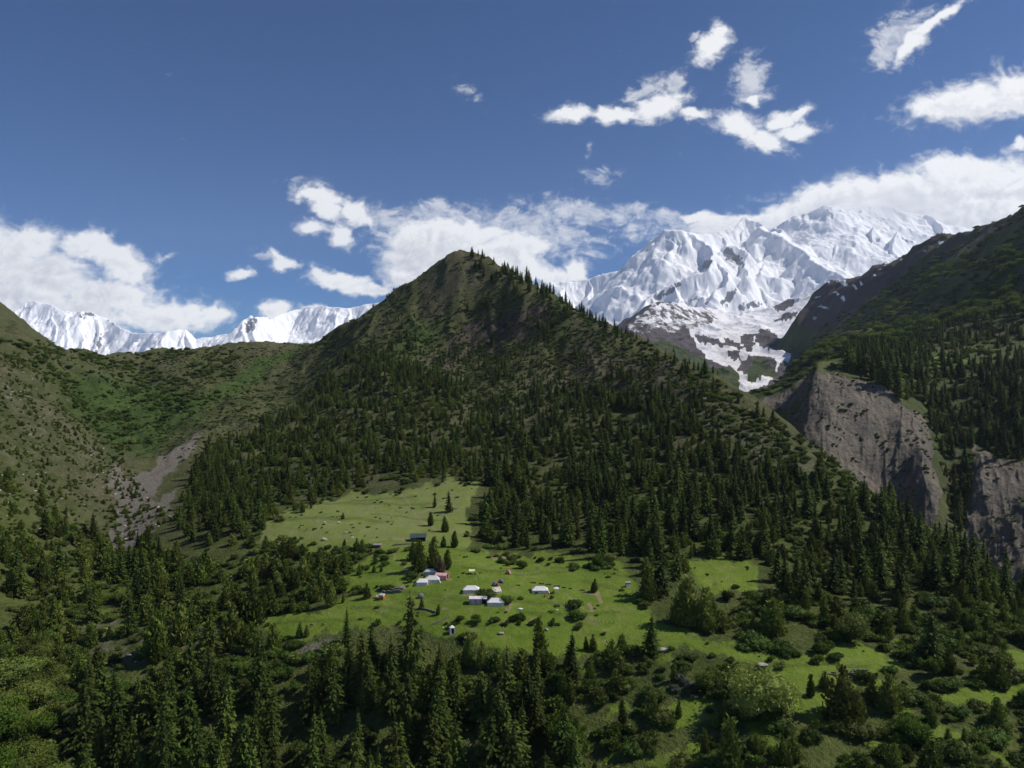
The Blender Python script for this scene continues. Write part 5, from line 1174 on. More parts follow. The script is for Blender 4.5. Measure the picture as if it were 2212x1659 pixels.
def scatter(name, items, K, label, cat):
    """one mass of many plants: points carrying turn, size and variant, each point grown into a plant"""
    pts = np.array([tuple(d['p']) for d in items], np.float32)
    me = bpy.data.meshes.new(name)
    me.vertices.add(len(pts)); me.vertices.foreach_set('co', pts.ravel())
    Hs = [v[2] for v in K['v']]
    sc = np.array([(d['h'] / Hs[d['v']] * d['w'], d['h'] / Hs[d['v']] * d['w'], d['h'] / Hs[d['v']]) for d in items], np.float32)
    rt = np.array([(d.get('t', 0), d.get('t2', 0), d['r']) for d in items], np.float32)
    a = me.attributes.new('size', 'FLOAT_VECTOR', 'POINT'); a.data.foreach_set('vector', sc.ravel())
    a = me.attributes.new('turn', 'FLOAT_VECTOR', 'POINT'); a.data.foreach_set('vector', rt.ravel())
    a = me.attributes.new('pick', 'INT', 'POINT'); a.data.foreach_set('value', np.array([d['v'] for d in items], np.int32))
    o = bpy.data.objects.new(name, me); COL.objects.link(o)
    ng = bpy.data.node_groups.new(name, 'GeometryNodeTree')
    ng.interface.new_socket('Geometry', in_out='INPUT', socket_type='NodeSocketGeometry')
    ng.interface.new_socket('Geometry', in_out='OUTPUT', socket_type='NodeSocketGeometry')
    N, L = ng.nodes, ng.links
    gi, go = N.new('NodeGroupInput'), N.new('NodeGroupOutput')
    j = N.new('GeometryNodeJoinGeometry')
    for k in range(len(K['v']) - 1, -1, -1):
        jj = N.new('GeometryNodeJoinGeometry')
        for mm in K['v'][k][:2]:
            if mm is None: continue
            src = SRC[mm.name]
            oi = N.new('GeometryNodeObjectInfo'); oi.inputs['Object'].default_value = src; oi.transform_space = 'ORIGINAL'
            L.new(oi.outputs['Geometry'], jj.inputs[0])
        g2 = N.new('GeometryNodeGeometryToInstance'); L.new(jj.outputs[0], g2.inputs[0]); L.new(g2.outputs[0], j.inputs[0])
    ip = N.new('GeometryNodeInstanceOnPoints')
    L.new(gi.outputs[0], ip.inputs['Points']); L.new(j.outputs[0], ip.inputs['Instance'])
    ip.inputs['Pick Instance'].default_value = True
    for nm, typ, sock in (('pick', 'INT', 'Instance Index'), ('turn', 'FLOAT_VECTOR', 'Rotation'), ('size', 'FLOAT_VECTOR', 'Scale')):
        na = N.new('GeometryNodeInputNamedAttribute'); na.data_type = typ; na.inputs[0].default_value = nm
        L.new(na.outputs[0], ip.inputs[sock])
    L.new(ip.outputs[0], go.inputs[0])
    md = o.modifiers.new('plants', 'NODES'); md.node_group = ng
    tag(o, label, cat, None, 'stuff')
    return o

BYK = {}
for d in PL:
    BYK.setdefault(d['k'], []).append(d)
LIMIT = 300
for k, items in BYK.items():
    items.sort(key=lambda d: -d['px'])
    for d in items[:LIMIT]:
        add_plant(d)
SRC = {}
for o in COL.objects:
    if o.type == 'MESH' and o.data.name not in SRC:
        SRC[o.data.name] = o
STUFF = {'spruce': ('spruce_forest', 'dark mass of smaller spruces spread over the hill and the far slopes', 'forest'), 'juniper': ('juniper_scrub', 'mass of small olive junipers dotted over the slopes', 'scrub'),
         'shrub': ('shrub_cover', 'low green shrub cover spread over the slopes and banks', 'scrub'), 'broadleaf_tree': ('broadleaf_wood', 'belt of green leafy trees across the right-hand mountain', 'forest'), 'grey_shrub': ('grey_shrub_cover', 'pale grey shrub cover', 'scrub')}
for k, items in BYK.items():
    if len(items) > LIMIT:
        scatter(STUFF[k][0], items[LIMIT:], KINDS[k], STUFF[k][1], STUFF[k][2])
print('PLANTS', {k: len(v) for k, v in BYK.items()})

# ------------------------------------------------------------------ the camp
def cloth(name, col, col2=None, trans=0.25, scale=1.5):
    m, t = material(name)
    P = t.n('ShaderNodeTexCoord').outputs['Object']
    n = t.noise(P, scale, 5, 0.65)
    fold = t.n('ShaderNodeTexWave', {'Vector': P, 'Scale': 0.9, 'Distortion': 3.0, 'Detail': 2.0}, wave_type='BANDS', bands_direction='X').outputs['Fac']
    c = t.mix(t.ramp(n, 0.3, 0.7), col, col2 or tuple(k * 0.86 for k in col))
    b = t.n('ShaderNodeBump', {'Strength': 0.35, 'Distance': 0.08, 'Height': t.m('ADD', n, t.m('MULTIPLY', fold, 0.6))})
    d = t.n('ShaderNodeBsdfPrincipled', {'Base Color': c, 'Roughness': 0.85, 'Specular IOR Level': 0.15, 'Normal': b.outputs[0]})
    tr = t.n('ShaderNodeBsdfTranslucent', {'Color': c})
    t.n('ShaderNodeOutputMaterial', {'Surface': t.n('ShaderNodeMixShader', {0: trans, 1: d.outputs[0], 2: tr.outputs[0]}).outputs[0]})
    return m
def solid(name, col, col2=None, rough=0.85, scale=2.0, spec=0.2, bstr=0.4):
    m, t = material(name)
    n = t.noise(t.n('ShaderNodeTexCoord').outputs['Object'], scale, 5, 0.65)
    finish(t, t.mix(t.ramp(n, 0.32, 0.68), col, col2 or tuple(k * 0.7 for k in col)), rough, n, bstr, 0.06, spec)
    return m
def striped(name, cols, w, axis=0):
    m, t = material(name)
    P = t.n('ShaderNodeSeparateXYZ', {0: t.n('ShaderNodeTexCoord').outputs['Object']}).outputs[axis]
    f = t.m('FRACT', t.m('DIVIDE', t.m('ADD', P, 50 * w * len(cols) + .35), w * len(cols)))
    c = (*cols[0], 1)
    for k in range(1, len(cols)):
        c = t.mix(t.m('GREATER_THAN', f, k / len(cols)), c, cols[k])
    n = t.noise(t.n('ShaderNodeTexCoord').outputs['Object'], 2.0, 4, 0.6)
    c = t.mix(t.m('MULTIPLY', n, 0.3), c, (0.4, 0.36, 0.35))
    finish(t, c, 0.85, n, 0.3, 0.05)
    return m
C_WHITE = cloth('white_canvas', (0.90, 0.88, 0.85), (0.82, 0.80, 0.77))
C_WALL = cloth('shaded_canvas_wall', (0.85, 0.81, 0.75), (0.74, 0.70, 0.65))  # darker copy of the white canvas, wall shade put into its colour
C_GREYWHITE = cloth('grey_white_sheet', (0.62, 0.63, 0.64), (0.42, 0.43, 0.45), scale=0.9)
C_BEIGE = cloth('beige_canvas', (0.78, 0.70, 0.60), (0.66, 0.59, 0.50))
C_PINK = cloth('pink_canvas', (0.72, 0.36, 0.37), (0.62, 0.28, 0.31))
C_PINKROOF = cloth('sunlit_pink_canvas', (0.76, 0.50, 0.46), (0.68, 0.42, 0.40))  # roof copy of the pink canvas, sunlight on top put into its colour
C_RED = cloth('red_nylon', (0.52, 0.10, 0.07), (0.42, 0.07, 0.06))
C_ROSE = cloth('rose_nylon', (0.50, 0.17, 0.17), (0.38, 0.11, 0.12))
C_BLUE = cloth('blue_nylon', (0.16, 0.20, 0.38), (0.10, 0.13, 0.27))
C_MINT = cloth('pale_green_nylon', (0.62, 0.72, 0.58))
C_YELLOW = cloth('yellow_nylon', (0.80, 0.47, 0.05), (0.70, 0.38, 0.03))
C_LEMON = cloth('pale_yellow_tarp', (0.82, 0.80, 0.52), (0.76, 0.74, 0.46))
C_GREYNYLON = solid('grey_nylon', (0.13, 0.14, 0.17), (0.09, 0.10, 0.12), 0.38, spec=0.5)
C_DARK = solid('shade_and_sack_black', (0.012, 0.011, 0.014), (0.008, 0.008, 0.01), 0.95)  # near-black painted for the shade inside openings; also colours sacks
C_MAROON = solid('dark_red_lining', (0.22, 0.04, 0.035), (0.12, 0.025, 0.025), 0.95)
C_STRIPES = striped('striped_canvas', [(0.66, 0.36, 0.35), (0.21, 0.27, 0.36)], 0.98)
C_STRIPEROOF = striped('striped_roof_canvas', [(0.74, 0.60, 0.60), (0.70, 0.71, 0.74)], 0.98)
C_METAL = solid('pole_metal', (0.45, 0.45, 0.46), (0.32, 0.32, 0.33), 0.4, spec=0.5)
C_WOOD = solid('weathered_wood', (0.20, 0.155, 0.11), (0.12, 0.092, 0.068), scale=5)
C_PALEWOOD = solid('pale_planks', (0.50, 0.48, 0.45), (0.34, 0.32, 0.30), scale=5)
C_ROOF = solid('green_sheet_roof', (0.050, 0.075, 0.068), (0.035, 0.052, 0.05), 0.5, spec=0.4)
C_STONE = solid('field_stone', (0.21, 0.19, 0.165), (0.095, 0.087, 0.076), scale=2.2, bstr=0.9)
C_BOULDER = solid('boulder_stone', (0.36, 0.30, 0.255), (0.19, 0.155, 0.13), scale=1.2, bstr=0.9)
C_PALEROCK = solid('pale_rock', (0.46, 0.42, 0.375), (0.27, 0.245, 0.22), scale=1.0, bstr=0.9)
C_TURF = solid('turf_bank', (0.055, 0.060, 0.026), (0.085, 0.07, 0.042), 0.95, scale=3)
C_SHEET = solid('white_plastic', (0.70, 0.72, 0.75), (0.55, 0.57, 0.6), 0.5)
C_ROPE = solid('guy_rope', (0.55, 0.52, 0.46))
ORANGE = solid('orange_red_paint', (0.55, 0.11, 0.05), (0.45, 0.08, 0.04), 0.6)

def at(u, v):
    return near_at(u, v)
def pxm(p):
    return p.y / F

def hip_tent(u, v, wpx, label, D=3.2, wall=1.0, rise=1.15, rz=0.0, mroof=C_WHITE, mwall=C_WALL, flap=None, group='white canvas tents', name='canvas_tent', inset=1.3):
    p = at(u, v); L = wpx * pxm(p)
    p = p + Vector((0, D / 2, 0)); p.z = gz(p.x, p.y)
    o = empty(name, p, rz); tag(o, label, 'tent', group)
    x, y = L / 2, D / 2; rnd = random.Random(int(u))
    dz = lambda a, b: gz(p.x + a * math.cos(rz) - b * math.sin(rz), p.y + a * math.sin(rz) + b * math.cos(rz)) - p.z - .1
    ring = []; nseg = 8
    for k in range(nseg): ring.append((-x + L * k / nseg, -y))
    for k in range(4): ring.append((x, -y + D * k / 4))
    for k in range(nseg): ring.append((x - L * k / nseg, y))
    for k in range(4): ring.append((-x, y - D * k / 4))
    lo = [(a * 1.03, b * 1.03, dz(a, b)) for a, b in ring]
    hi = [(a * .985, b * .985, wall) for a, b in ring]
    MB().loft([lo, [(a * (.99 + .02 * rnd.random()), b * .99, wall * .5) for a, b in ring], hi], caps=False).build('wall', mwall, o, solid=.02)
    rf = MB(); n = len(ring)
    ov = 1.05
    eave = [(a * ov, b * ov, wall - .04 - (.07 if k % 4 == 2 else 0)) for k, (a, b) in enumerate(ring)]
    mid = [(max(-x + inset, min(x - inset, a)) * .5 + a * .5, b * .5, wall + rise * .44) for a, b in ring]
    top = [(max(-x + inset, min(x - inset, a)), b * .02, wall + rise - (.05 * math.sin(math.pi * (a + x) / L))) for a, b in ring]
    rf.loft([eave, mid, top], caps=False)
    rf.build('roof', mroof, o, solid=.025)
    vb = MB(); vb.loft([[(a, b, z - .17 - (.06 if k % 2 else 0)) for k, (a, b, z) in enumerate(eave)], [(a * 1.002, b * 1.002, z) for a, b, z in eave]], caps=False)
    vb.build('valance', mroof, o, solid=.012)
    for sx in (-1, 1):
        MB().tube([(sx * (x - inset), 0, 0), (sx * (x - inset), 0, wall + rise + .14)], .035, 6).build('pole', C_WOOD, o)
        for sy in (-1, 1):
            MB().tube([(sx * x * 1.04, sy * y * 1.04, wall - .05), (sx * (x + 1.0), sy * (y + .9), dz(sx * (x + 1.0), sy * (y + .9)) + .05)], .012, 4).build('guy_rope', C_ROPE, o)
    if flap:
        sx = flap
        MB().add([(sx * x * 1.02, -y, wall * .95), (sx * x * 1.02, -y + .9, wall * .95), (sx * (x + .75), -y + .1, -.02), (sx * (x + .5), -y - .35, -.02)], [(0, 1, 2, 3)]).build('door_flap', mwall, o, solid=.02)
        MB().box((sx * x * 1.035, -y + .75, wall * .42), (.03, .8, wall * .8)).build('doorway', C_DARK, o)  # black panel painting the shade of the open door
    return o
hip_tent(1017.2, 1281.1, 33.5, 'white hipped canvas tent left of the beige ridge tent, above the striped one')
hip_tent(1070.7, 1309.8, 35.5, 'white hipped canvas tent joined to the right end of the pink and blue striped tent')
hip_tent(1166.8, 1282.8, 33.8, 'white hipped canvas tent farthest right, behind the yellow tent', flap=1)
hip_tent(933.0, 1260.5, 30.5, 'cream-white canvas tent in the left cluster with an open flap at its right end', D=3.6, wall=1.25, rise=1.15, mroof=cloth('cream_canvas', (0.78, 0.75, 0.70)), flap=1)
hip_tent(911.3, 1266.0, 24.0, 'white canvas tent nearest the stone ruin, with a dark flap at its left end', D=3.0, wall=1.25, rise=1.0, flap=-1, inset=.95)
hip_tent(929.2, 1242.8, 25.0, 'grey-white sheeted tent under the tall junipers, behind the pink tent', D=3.2, wall=1.3, rise=.85, mroof=C_GREYWHITE, mwall=C_GREYWHITE, flap=-1)

def box_tent(u, v, wpx, label, D, wall, rise, mroof, mwall, open_from, inner, rz=0.0, end_open=False, group='coloured canvas tents'):
    p = at(u, v); L = wpx * pxm(p)
    p = p + Vector((0, D / 2, 0)); p.z = gz(p.x, p.y)
    o = empty('frame_tent', p, rz); tag(o, label, 'tent', group)
    x, y = L / 2, D / 2; xo = -x + L * open_from
    MB().add([(-x, -y, -.3), (xo, -y, -.3), (xo, -y, wall), (-x, -y, wall)], [(0, 1, 2, 3)]).build('front_wall', mwall, o, solid=.02)
    MB().add([(-x, y, -.3), (x, y, -.3), (x, y, wall), (-x, y, wall)], [(0, 1, 2, 3)]).build('back_wall', mwall, o, solid=.02)
    MB().add([(-x, -y, -.3), (-x, y, -.3), (-x, y, wall), (-x, 0, wall + rise), (-x, -y, wall)], [(0, 1, 2, 3, 4)]).build('end_wall', mwall, o, solid=.02)
    if not end_open:
        MB().add([(x, -y, -.3), (x, y, -.3), (x, y, wall), (x, 0, wall + rise), (x, -y, wall)], [(0, 1, 2, 3, 4)]).build('end_wall', mwall, o, solid=.02)
    else:
        MB().box((x - .05, -y + .3, wall * .45), (.04, .6, wall * .9)).build('door_flap', mwall, o)
        MB().box((x - .05, y - .3, wall * .45), (.04, .6, wall * .9)).build('door_flap', mwall, o)
    rf = MB(); nx = 6
    for sg in (-1, 1):
        a = [(-x - .06 + (L + .12) * k / nx, sg * (y + .12), wall - .04 - .03 * (k % 2)) for k in range(nx + 1)]
        b = [(-x - .06 + (L + .12) * k / nx, 0, wall + rise) for k in range(nx + 1)]
        rf.add(a + b, [(k, k + 1, nx + 2 + k, nx + 1 + k) for k in range(nx)])
    rf.build('roof', mroof, o, solid=.025)
    if inner is not None:
        MB().box(((xo + x) / 2 if not end_open else x - .35, 0 if not end_open else 0, wall * .45 - .05), ((x - xo) - .1 if not end_open else .1, D - .3, wall * .9)).build('shade_or_lining_fill', inner, o)  # fills the opening: painted shade in black, real lining in red
    for q in (-x, xo if not end_open else 0, x):
        MB().tube([(q, -y, -.2), (q, -y, wall)], .03, 6).build('pole', C_METAL, o)
    return o
box_tent(1032.5, 1305.8, 38.0, 'long tent striped pink and grey-blue with a dark open bay at its right end', 2.6, 1.75, .55, C_STRIPEROOF, C_STRIPES, .72, C_DARK)
box_tent(953.7, 1253.5, 26.0, 'pink box-shaped tent with its red-lined right end open, in the left cluster', 3.2, 1.75, .5, C_PINKROOF, C_PINK, 1.0, C_MAROON, rz=R(-14), end_open=True)

def ridge_tent(u, v, wpx, label, mat, rz):
    p = at(u, v); L = wpx * pxm(p) * .92; D = 2.6
    p = p + Vector((0, 1.5, 0)); p.z = gz(p.x, p.y)
    o = empty('ridge_tent', p, rz); tag(o, label, 'tent', 'coloured canvas tents')
    x, y, h, wl = L / 2, D / 2, 1.9, .55
    for sg in (-1, 1):
        a = [(-x + L * k / 5, sg * y * 1.12, wl - .03 * (k % 2)) for k in range(6)]; m_ = [(-x + L * k / 5, sg * y * .5, wl + (h - wl) * .48) for k in range(6)]; b = [(-x + L * k / 5, 0, h - .05 * math.sin(math.pi * k / 5)) for k in range(6)]
        MB().add(a + m_ + b, [(k, k + 1, 7 + k, 6 + k) for k in range(5)] + [(6 + k, 7 + k, 13 + k, 12 + k) for k in range(5)]).build('roof_side', mat, o, solid=.02)
        MB().add([(-x, sg * y, -.2), (x, sg * y, -.2), (x, sg * y, wl), (-x, sg * y, wl)], [(0, 1, 2, 3)]).build('wall', mat, o, solid=.02)
    MB().add([(x, -y, -.2), (x, y, -.2), (x, y, wl), (x, 0, h), (x, -y, wl)], [(0, 1, 2, 3, 4)]).build('back_end', mat, o, solid=.02)
    MB().add([(-x + .12, -y * .9, -.2), (-x + .12, y * .9, -.2), (-x + .12, y * .9, wl), (-x + .12, 0, h - .1), (-x + .12, -y * .9, wl)], [(0, 1, 2, 3, 4)]).build('doorway', C_DARK, o)  # flat black end panel stands in for the tent's inner shade
    for sg in (-1, 1):
        MB().add([(-x, sg * y, wl), (-x, sg * .1, h - .15), (-x - .5, sg * (y + .45), -.05), (-x - .1, sg * (y + .1), -.05)], [(0, 1, 2, 3)]).build('door_flap', mat, o, solid=.02)
    MB().tube([(-x, 0, -.1), (-x, 0, h + .08)], .03, 6).build('pole', C_WOOD, o)
ridge_tent(1071, 1282.5, 22, 'beige ridge tent with a dark open end facing left, above the bushes', C_BEIGE, R(28))

def dome_tent(u, v, wpx, label, mats, hfac=.62, door=None, rz=0.0, group='small dome tents'):
    p = at(u, v); r = wpx * pxm(p) / 2
    p = p + Vector((0, r * .8, 0)); p.z = gz(p.x, p.y)
    o = empty('dome_tent', p, rz); tag(o, label, 'dome tent', group)
    n, H = 16, r * 2 * hfac
    prof = [(1.0, 0), (.97, .25), (.86, .52), (.66, .77), (.38, .94), (.12, 1.0), (0.01, 1.005)]
    def pt(a, q):
        w = 1 - .07 * math.cos(4 * a) * (1 - q[1])
        return (r * q[0] * math.cos(a) * w, r * .85 * q[0] * math.sin(a) * w, H * q[1])
    per = {}
    for k in range(n):
        per.setdefault((k * len(mats) * 2 // n) % len(mats), []).append(k)
    for mi, ks in per.items():
        b = MB()
        for k in ks:
            a0, a1 = 6.2832 * (k + .5) / n, 6.2832 * (k + 1.5) / n
            V = [pt(a0, q) for q in prof] + [pt(a1, q) for q in prof]; m_ = len(prof)
            b.add(V, [(i, m_ + i, m_ + i + 1, i + 1) for i in range(m_ - 1)])
        b.build('canopy', mats[mi], o, True, solid=.012)
    for a in (.785, 2.356, 3.927, 5.498):
        MB().tube([tuple(1.015 * c for c in pt(a, q)) for q in prof[:-1]], .018, 5).build('tent_pole', C_METAL, o)
    if door is not None:
        V = []
        for k in range(9):
            t = math.pi * k / 8
            a = door + .42 * math.cos(t); f = .74 * math.sin(t)
            rr = np.interp(f, [q[1] for q in prof], [q[0] for q in prof])
            V.append((1.04 * r * rr * math.cos(a), 1.04 * r * .85 * rr * math.sin(a), H * f + .02))
        MB().add(V, [tuple(range(9))]).build('doorway', C_DARK, o, solid=.01)  # black patch over the canopy, painted as shade behind the door
    return o
dome_tent(1082.2, 1260.4, 12.6, 'red and blue dome tent, upper of the pair above the beige tent', [C_ROSE, C_BLUE], .66, -1.7)
dome_tent(1069.8, 1266.8, 13.8, 'red and blue dome tent, lower of the pair above the beige tent', [C_BLUE, C_ROSE], .62, -1.35, .4)
dome_tent(1098.4, 1241.4, 13.4, 'bright red dome tent with a pale green top and dark doorway', [C_RED, C_RED, C_MINT, C_RED], .62, -1.1)
dome_tent(908.6, 1293.4, 15.2, 'dark grey shiny dome tent on the grass behind a slim juniper', [C_GREYNYLON], .62, None)

def small_things():
    # yellow tent with a grey side and a flag pole
    p = at(1178.5, 1290.2); s = pxm(p)
    o = empty('pyramid_tent', p); tag(o, 'small yellow pyramid tent in front of the farthest right white tent', 'tent', 'coloured canvas tents')
    w, h = 8.0 * s, 8.6 * s
    MB().add([(-w * .1, -.3, -.1), (w * .62, -.2, -.1), (w * .45, .1, h * .82), (0, .1, h), (-w * .05, 1.6, -.1), (w * .55, 1.6, -.1)], [(0, 1, 2, 3), (1, 5, 2), (4, 0, 3), (5, 4, 3, 2)]).build('flysheet', C_YELLOW, o, solid=.02)
    MB().add([(-w * .1, -.3, -.1), (0, .1, h), (-w * .62, .2, -.1), (-w * .3, 1.6, -.1)], [(0, 1, 2), (2, 1, 3)]).build('porch', solid('grey_brown_cloth', (.16, .145, .12)), o, solid=.02)
    MB().add([(w * .36, -.28, -.05), (w * .5, -.27, -.05), (w * .4, .02, h * .7)], [(0, 1, 2)]).build('door_flap', C_DARK, o, solid=.03)  # near-black triangle painted as the shade of a door gap
    p = at(1173.8, 1292.5)
    o = empty('flag_pole', p); tag(o, 'thin pale pole with a limp flag standing beside the yellow tent', 'flag pole')
    MB().tube([(0, 0, -.2), (0, 0, 16 * s)], .035, 6).build('pole', C_METAL, o)
    MB().add([(0, 0, 13.2 * s), (0, 0, 15.8 * s), (.45, .05, 14.2 * s), (.3, .08, 12.4 * s)], [(0, 1, 2, 3)]).build('flag', C_WHITE, o, solid=.01)
    # gazebo
    p = at(1201.5, 1284.2); p.y += 1; p.z = gz(p.x, p.y); s = pxm(p)
    o = empty('pop_up_gazebo', p); tag(o, 'white pop-up gazebo on thin legs right of the farthest right white tent', 'gazebo')
    a, h = 5.4 * s, 9.6 * s
    cp = MB(); rg_ = [(-a, -a), (0, -a), (a, -a), (a, 0), (a, a), (0, a), (-a, a), (-a, 0)]
    cp.loft([[(x, y, h - .02) for x, y in rg_], [(x * 1.02, y * 1.02, h + .22) for x, y in rg_], [(x * .06, y * .06, h + 4.6 * s) for x, y in rg_]], caps=False)
    cp.build('canopy', C_WHITE, o, solid=.015)
    for sx in (-1, 1):
        for sy in (-1, 1):
            MB().tube([(sx * a * .97, sy * a * .97, -.3), (sx * a * .97, sy * a * .97, h)], .03, 6).build('leg', C_METAL, o)
    for k, (u, v) in enumerate(((1195.0, 1283.6), (1196.8, 1283.2))):
        q = at(u, v)
        o = empty('camp_chair', q, .4 * k); tag(o, ['dark camp chair under the left side of the white gazebo, front one', 'dark camp chair under the white gazebo, second from its left leg'][k], 'chair', 'dark camp chairs')
        MB().box((0, 0, .42), (.5, .48, .06)).build('seat', C_GREYNYLON, o); MB().box((0, .25, .78), (.5, .05, .7)).build('backrest', C_GREYNYLON, o)
        for sx in (-1, 1):
            for sy in (-1, 1):
                MB().tube([(sx * .23, sy * .22, -.05), (sx * .23, sy * .22, .42)], .018, 5).build('leg', C_METAL, o)
    # pale tarp on poles
    p = at(1019.5, 1239.6); s = pxm(p)
    o = empty('tarp_shelter', p); tag(o, 'pale yellow tarp stretched on poles at the back of the meadow', 'tarp')
    w, h = 13 * s, 7.2 * s
    V = [(-w / 2 + w * k / 5, .9 * j - .9, h + .16 * j - .07 * math.sin(math.pi * k / 5) * (1 + (j == 1))) for j in range(3) for k in range(6)]
    MB().add(V, [(j * 6 + k, j * 6 + k + 1, j * 6 + 7 + k, j * 6 + 6 + k) for j in range(2) for k in range(5)]).build('tarp', C_LEMON, o, solid=.015)
    for sx in (-1, 1):
        for y in (-.9, .9):
            MB().tube([(sx * w * .48, y, -.3), (sx * w * .48, y, h + .1)], .03, 5).build('pole', C_WOOD, o)
    for k, (dx, dz, c) in enumerate(((-.5, .55, C_DARK), (.35, .4, C_WOOD), (1.2, .5, C_DARK))):
        q = Vector((p.x + dx, p.y - .6, 0)); q.z = gz(q.x, q.y)
        b = MB(); rg_ = random.Random(k)
        b.loft([[(.38 * f * math.cos(t * .7854) * rg_.uniform(.85, 1.15), .3 * f * math.sin(t * .7854), z * dz) for t in range(8)] for f, z in ((1, -.1), (1.1, .4), (.8, .85), (.2, 1.05))])
        o2 = b.build('sack', c, None, True); o2.location = q
        tag(o2, ['dark stuffed sack under the pale yellow tarp, left one', 'brown stuffed sack under the middle of the pale yellow tarp', 'dark stuffed sack just right of the pale yellow tarp'][k], 'sack', 'sacks by the tarp')
    # folding board
    p = at(1036.5, 1250.8); o = empty('folding_board', p, .3); tag(o, 'small white folding board standing on the meadow left of the dome tent pair', 'board')
    for sx, tl in ((-1, .35), (1, -.35)):
        b = MB(); b.add([(-.1 + sx * .28, -.35, 0), (.02 + sx * .28, .35, 0), (.02, .35, .95), (-.02, -.35, .95)], [(0, 1, 2, 3)]); b.build('panel', C_WHITE, o, solid=.03)
    # white sheet under the junipers
    p = at(924.3, 1229.0); o = empty('white_awning', p); tag(o, 'white sheet slung as a rounded awning under the tall camp junipers', 'awning')
    s = pxm(p); r = 4.7 * s
    V = [(r * math.cos(math.pi * k / 8), .8 * j, .5 + 8.0 * s * math.sin(math.pi * k / 8) ** .7) for j in range(4) for k in range(9)]
    MB().add(V, [(j * 9 + k, j * 9 + k + 1, j * 9 + 10 + k, j * 9 + 9 + k) for j in range(3) for k in range(8)]).build('sheet', C_WHITE, o, solid=.015)
    for sx in (-1, 1): MB().tube([(sx * r, 0, -.2), (sx * r, 0, .6)], .03, 5).build('pole', C_WOOD, o)
    # toilet tent
    p = at(975.5, 1370.6); p.y += .9; p.z = gz(p.x, p.y); s = pxm(p)
    o = empty('toilet_tent', p, R(18)); tag(o, 'narrow upright white toilet tent with a black doorway at the front of the meadow', 'tent')
    a, h = 5.2 * s, 12.2 * s
    sq = [(-a, -a), (a, -a), (a, a), (-a, a)]
    MB().loft([[(x * 1.08, y * 1.08, -.3) for x, y in sq], [(x, y, h) for x, y in sq]], caps=False).build('wall', C_GREYWHITE, o, solid=.02)
    MB().loft([[(x * 1.1, y * 1.1, h - .05) for x, y in sq], [(x * .05, y * .05, h + 4.2 * s) for x, y in sq]], caps=False).build('roof', C_WHITE, o, solid=.02)
    MB().box((.12, -a * 1.06, h * .46), (a * 1.0, .05, h * .86)).build('doorway', C_DARK, o)  # black sheet on the wall, painted shade of the entrance
    MB().add([(a * .7, -a * 1.1, h * .85), (a * .75, -a * 1.12, -.1), (a * 1.25, -a * 1.6, -.1), (a * .95, -a * 1.3, h * .8)], [(0, 1, 2, 3)]).build('door_flap', C_WHITE, o, solid=.02)
    # red cabin
    p = at(824, 1296.6); p.y += .9; p.z = gz(p.x, p.y); s = pxm(p)
    o = empty('toilet_cabin', p, R(-10)); tag(o, 'small orange-red cabin with a white band at the top, left of the camp', 'cabin')
    a, h = 4.9 * s, 10.2 * s
    MB().box((0, 0, h * .34), (2 * a, 1.7, h * .72)).build('wall', ORANGE, o)
    MB().box((0, 0, h * .83), (2 * a + .03, 1.73, h * .26)).build('top_band', C_WHITE, o)
    MB().box((0, 0, h * .975), (2 * a + .2, 1.9, .07)).build('roof', C_GREYWHITE, o)
    MB().box((a * .3, -.875, h * .33), (a * .8, .04, h * .62)).build('door', solid('dark_red_door', (.36, .07, .04)), o)
    # stone hut with green roof
    p = at(902.4, 1170.2); s = pxm(p); W, D, h = 33 * s, 4.0, 9.0 * s
    p.y += D / 2; p.z = gz(p.x, p.y)
    o = empty('stone_hut', p, R(4)); tag(o, 'low stone hut with a dark green sheet roof on the upper meadow', 'hut')
    MB().box((-W / 2 + .3, 0, h / 2 - .3), (.6, D, h + .6)).build('end_wall', C_STONE, o, bevel=.06)
    MB().box((W / 2 - .2, 0, h / 2 - .3), (.4, D, h + .6)).build('end_wall', C_STONE, o, bevel=.06)
    MB().box((0, D / 2 - .25, h / 2 - .3), (W - 1.0, .5, h + .6)).build('back_wall', C_STONE, o)
    MB().box((-W * .30, -D / 2 + .25, h / 2 - .3), (W * .30, .45, h + .56)).build('front_wall', C_STONE, o)
    MB().box((W * .12, D * .1, h * .45), (W * .6, .1, h * .9)).build('interior_shade_panel', C_DARK, o)  # black panel painting the shade within the hut
    for q in (-.08, .12, .30): MB().tube([(W * q, -D / 2 + .2, -.3), (W * q, -D / 2 + .2, h)], .09, 6).build('post', C_WOOD, o)
    MB().add([(-W / 2 - .3, -D / 2 - .5, h + .02), (W / 2 + .3, -D / 2 - .5, h + .02), (W / 2 + .3, D / 2 + .3, h + .75), (-W / 2 - .3, D / 2 + .3, h + .75)], [(0, 1, 2, 3)]).build('roof', C_ROOF, o, solid=.1)
    MB().box((0, -D / 2 - .52, h + .03), (W + .6, .06, .14)).build('eaves_board', C_METAL, o)
    # low shed
    p = at(814, 1184); s = pxm(p); p.y += 1.5; p.z = gz(p.x, p.y); W = 16 * s
    o = empty('low_shed', p); tag(o, 'low flat-roofed shed in the grass left of the stone hut', 'shed')
    MB().box((0, .4, .45), (W * .92, 2.0, 1.3)).build('wall', C_STONE, o); MB().box((0, 0, 1.22), (W * 1.06, 3.2, .22)).build('roof', solid('grey_roof_slab', (.30, .27, .27), (.21, .19, .19)), o, bevel=.05)
    for sx in (-1, 0, 1): MB().tube([(sx * W * .46, -1.4, -.3), (sx * W * .46, -1.4, 1.1)], .07, 6).build('post', C_WOOD, o)
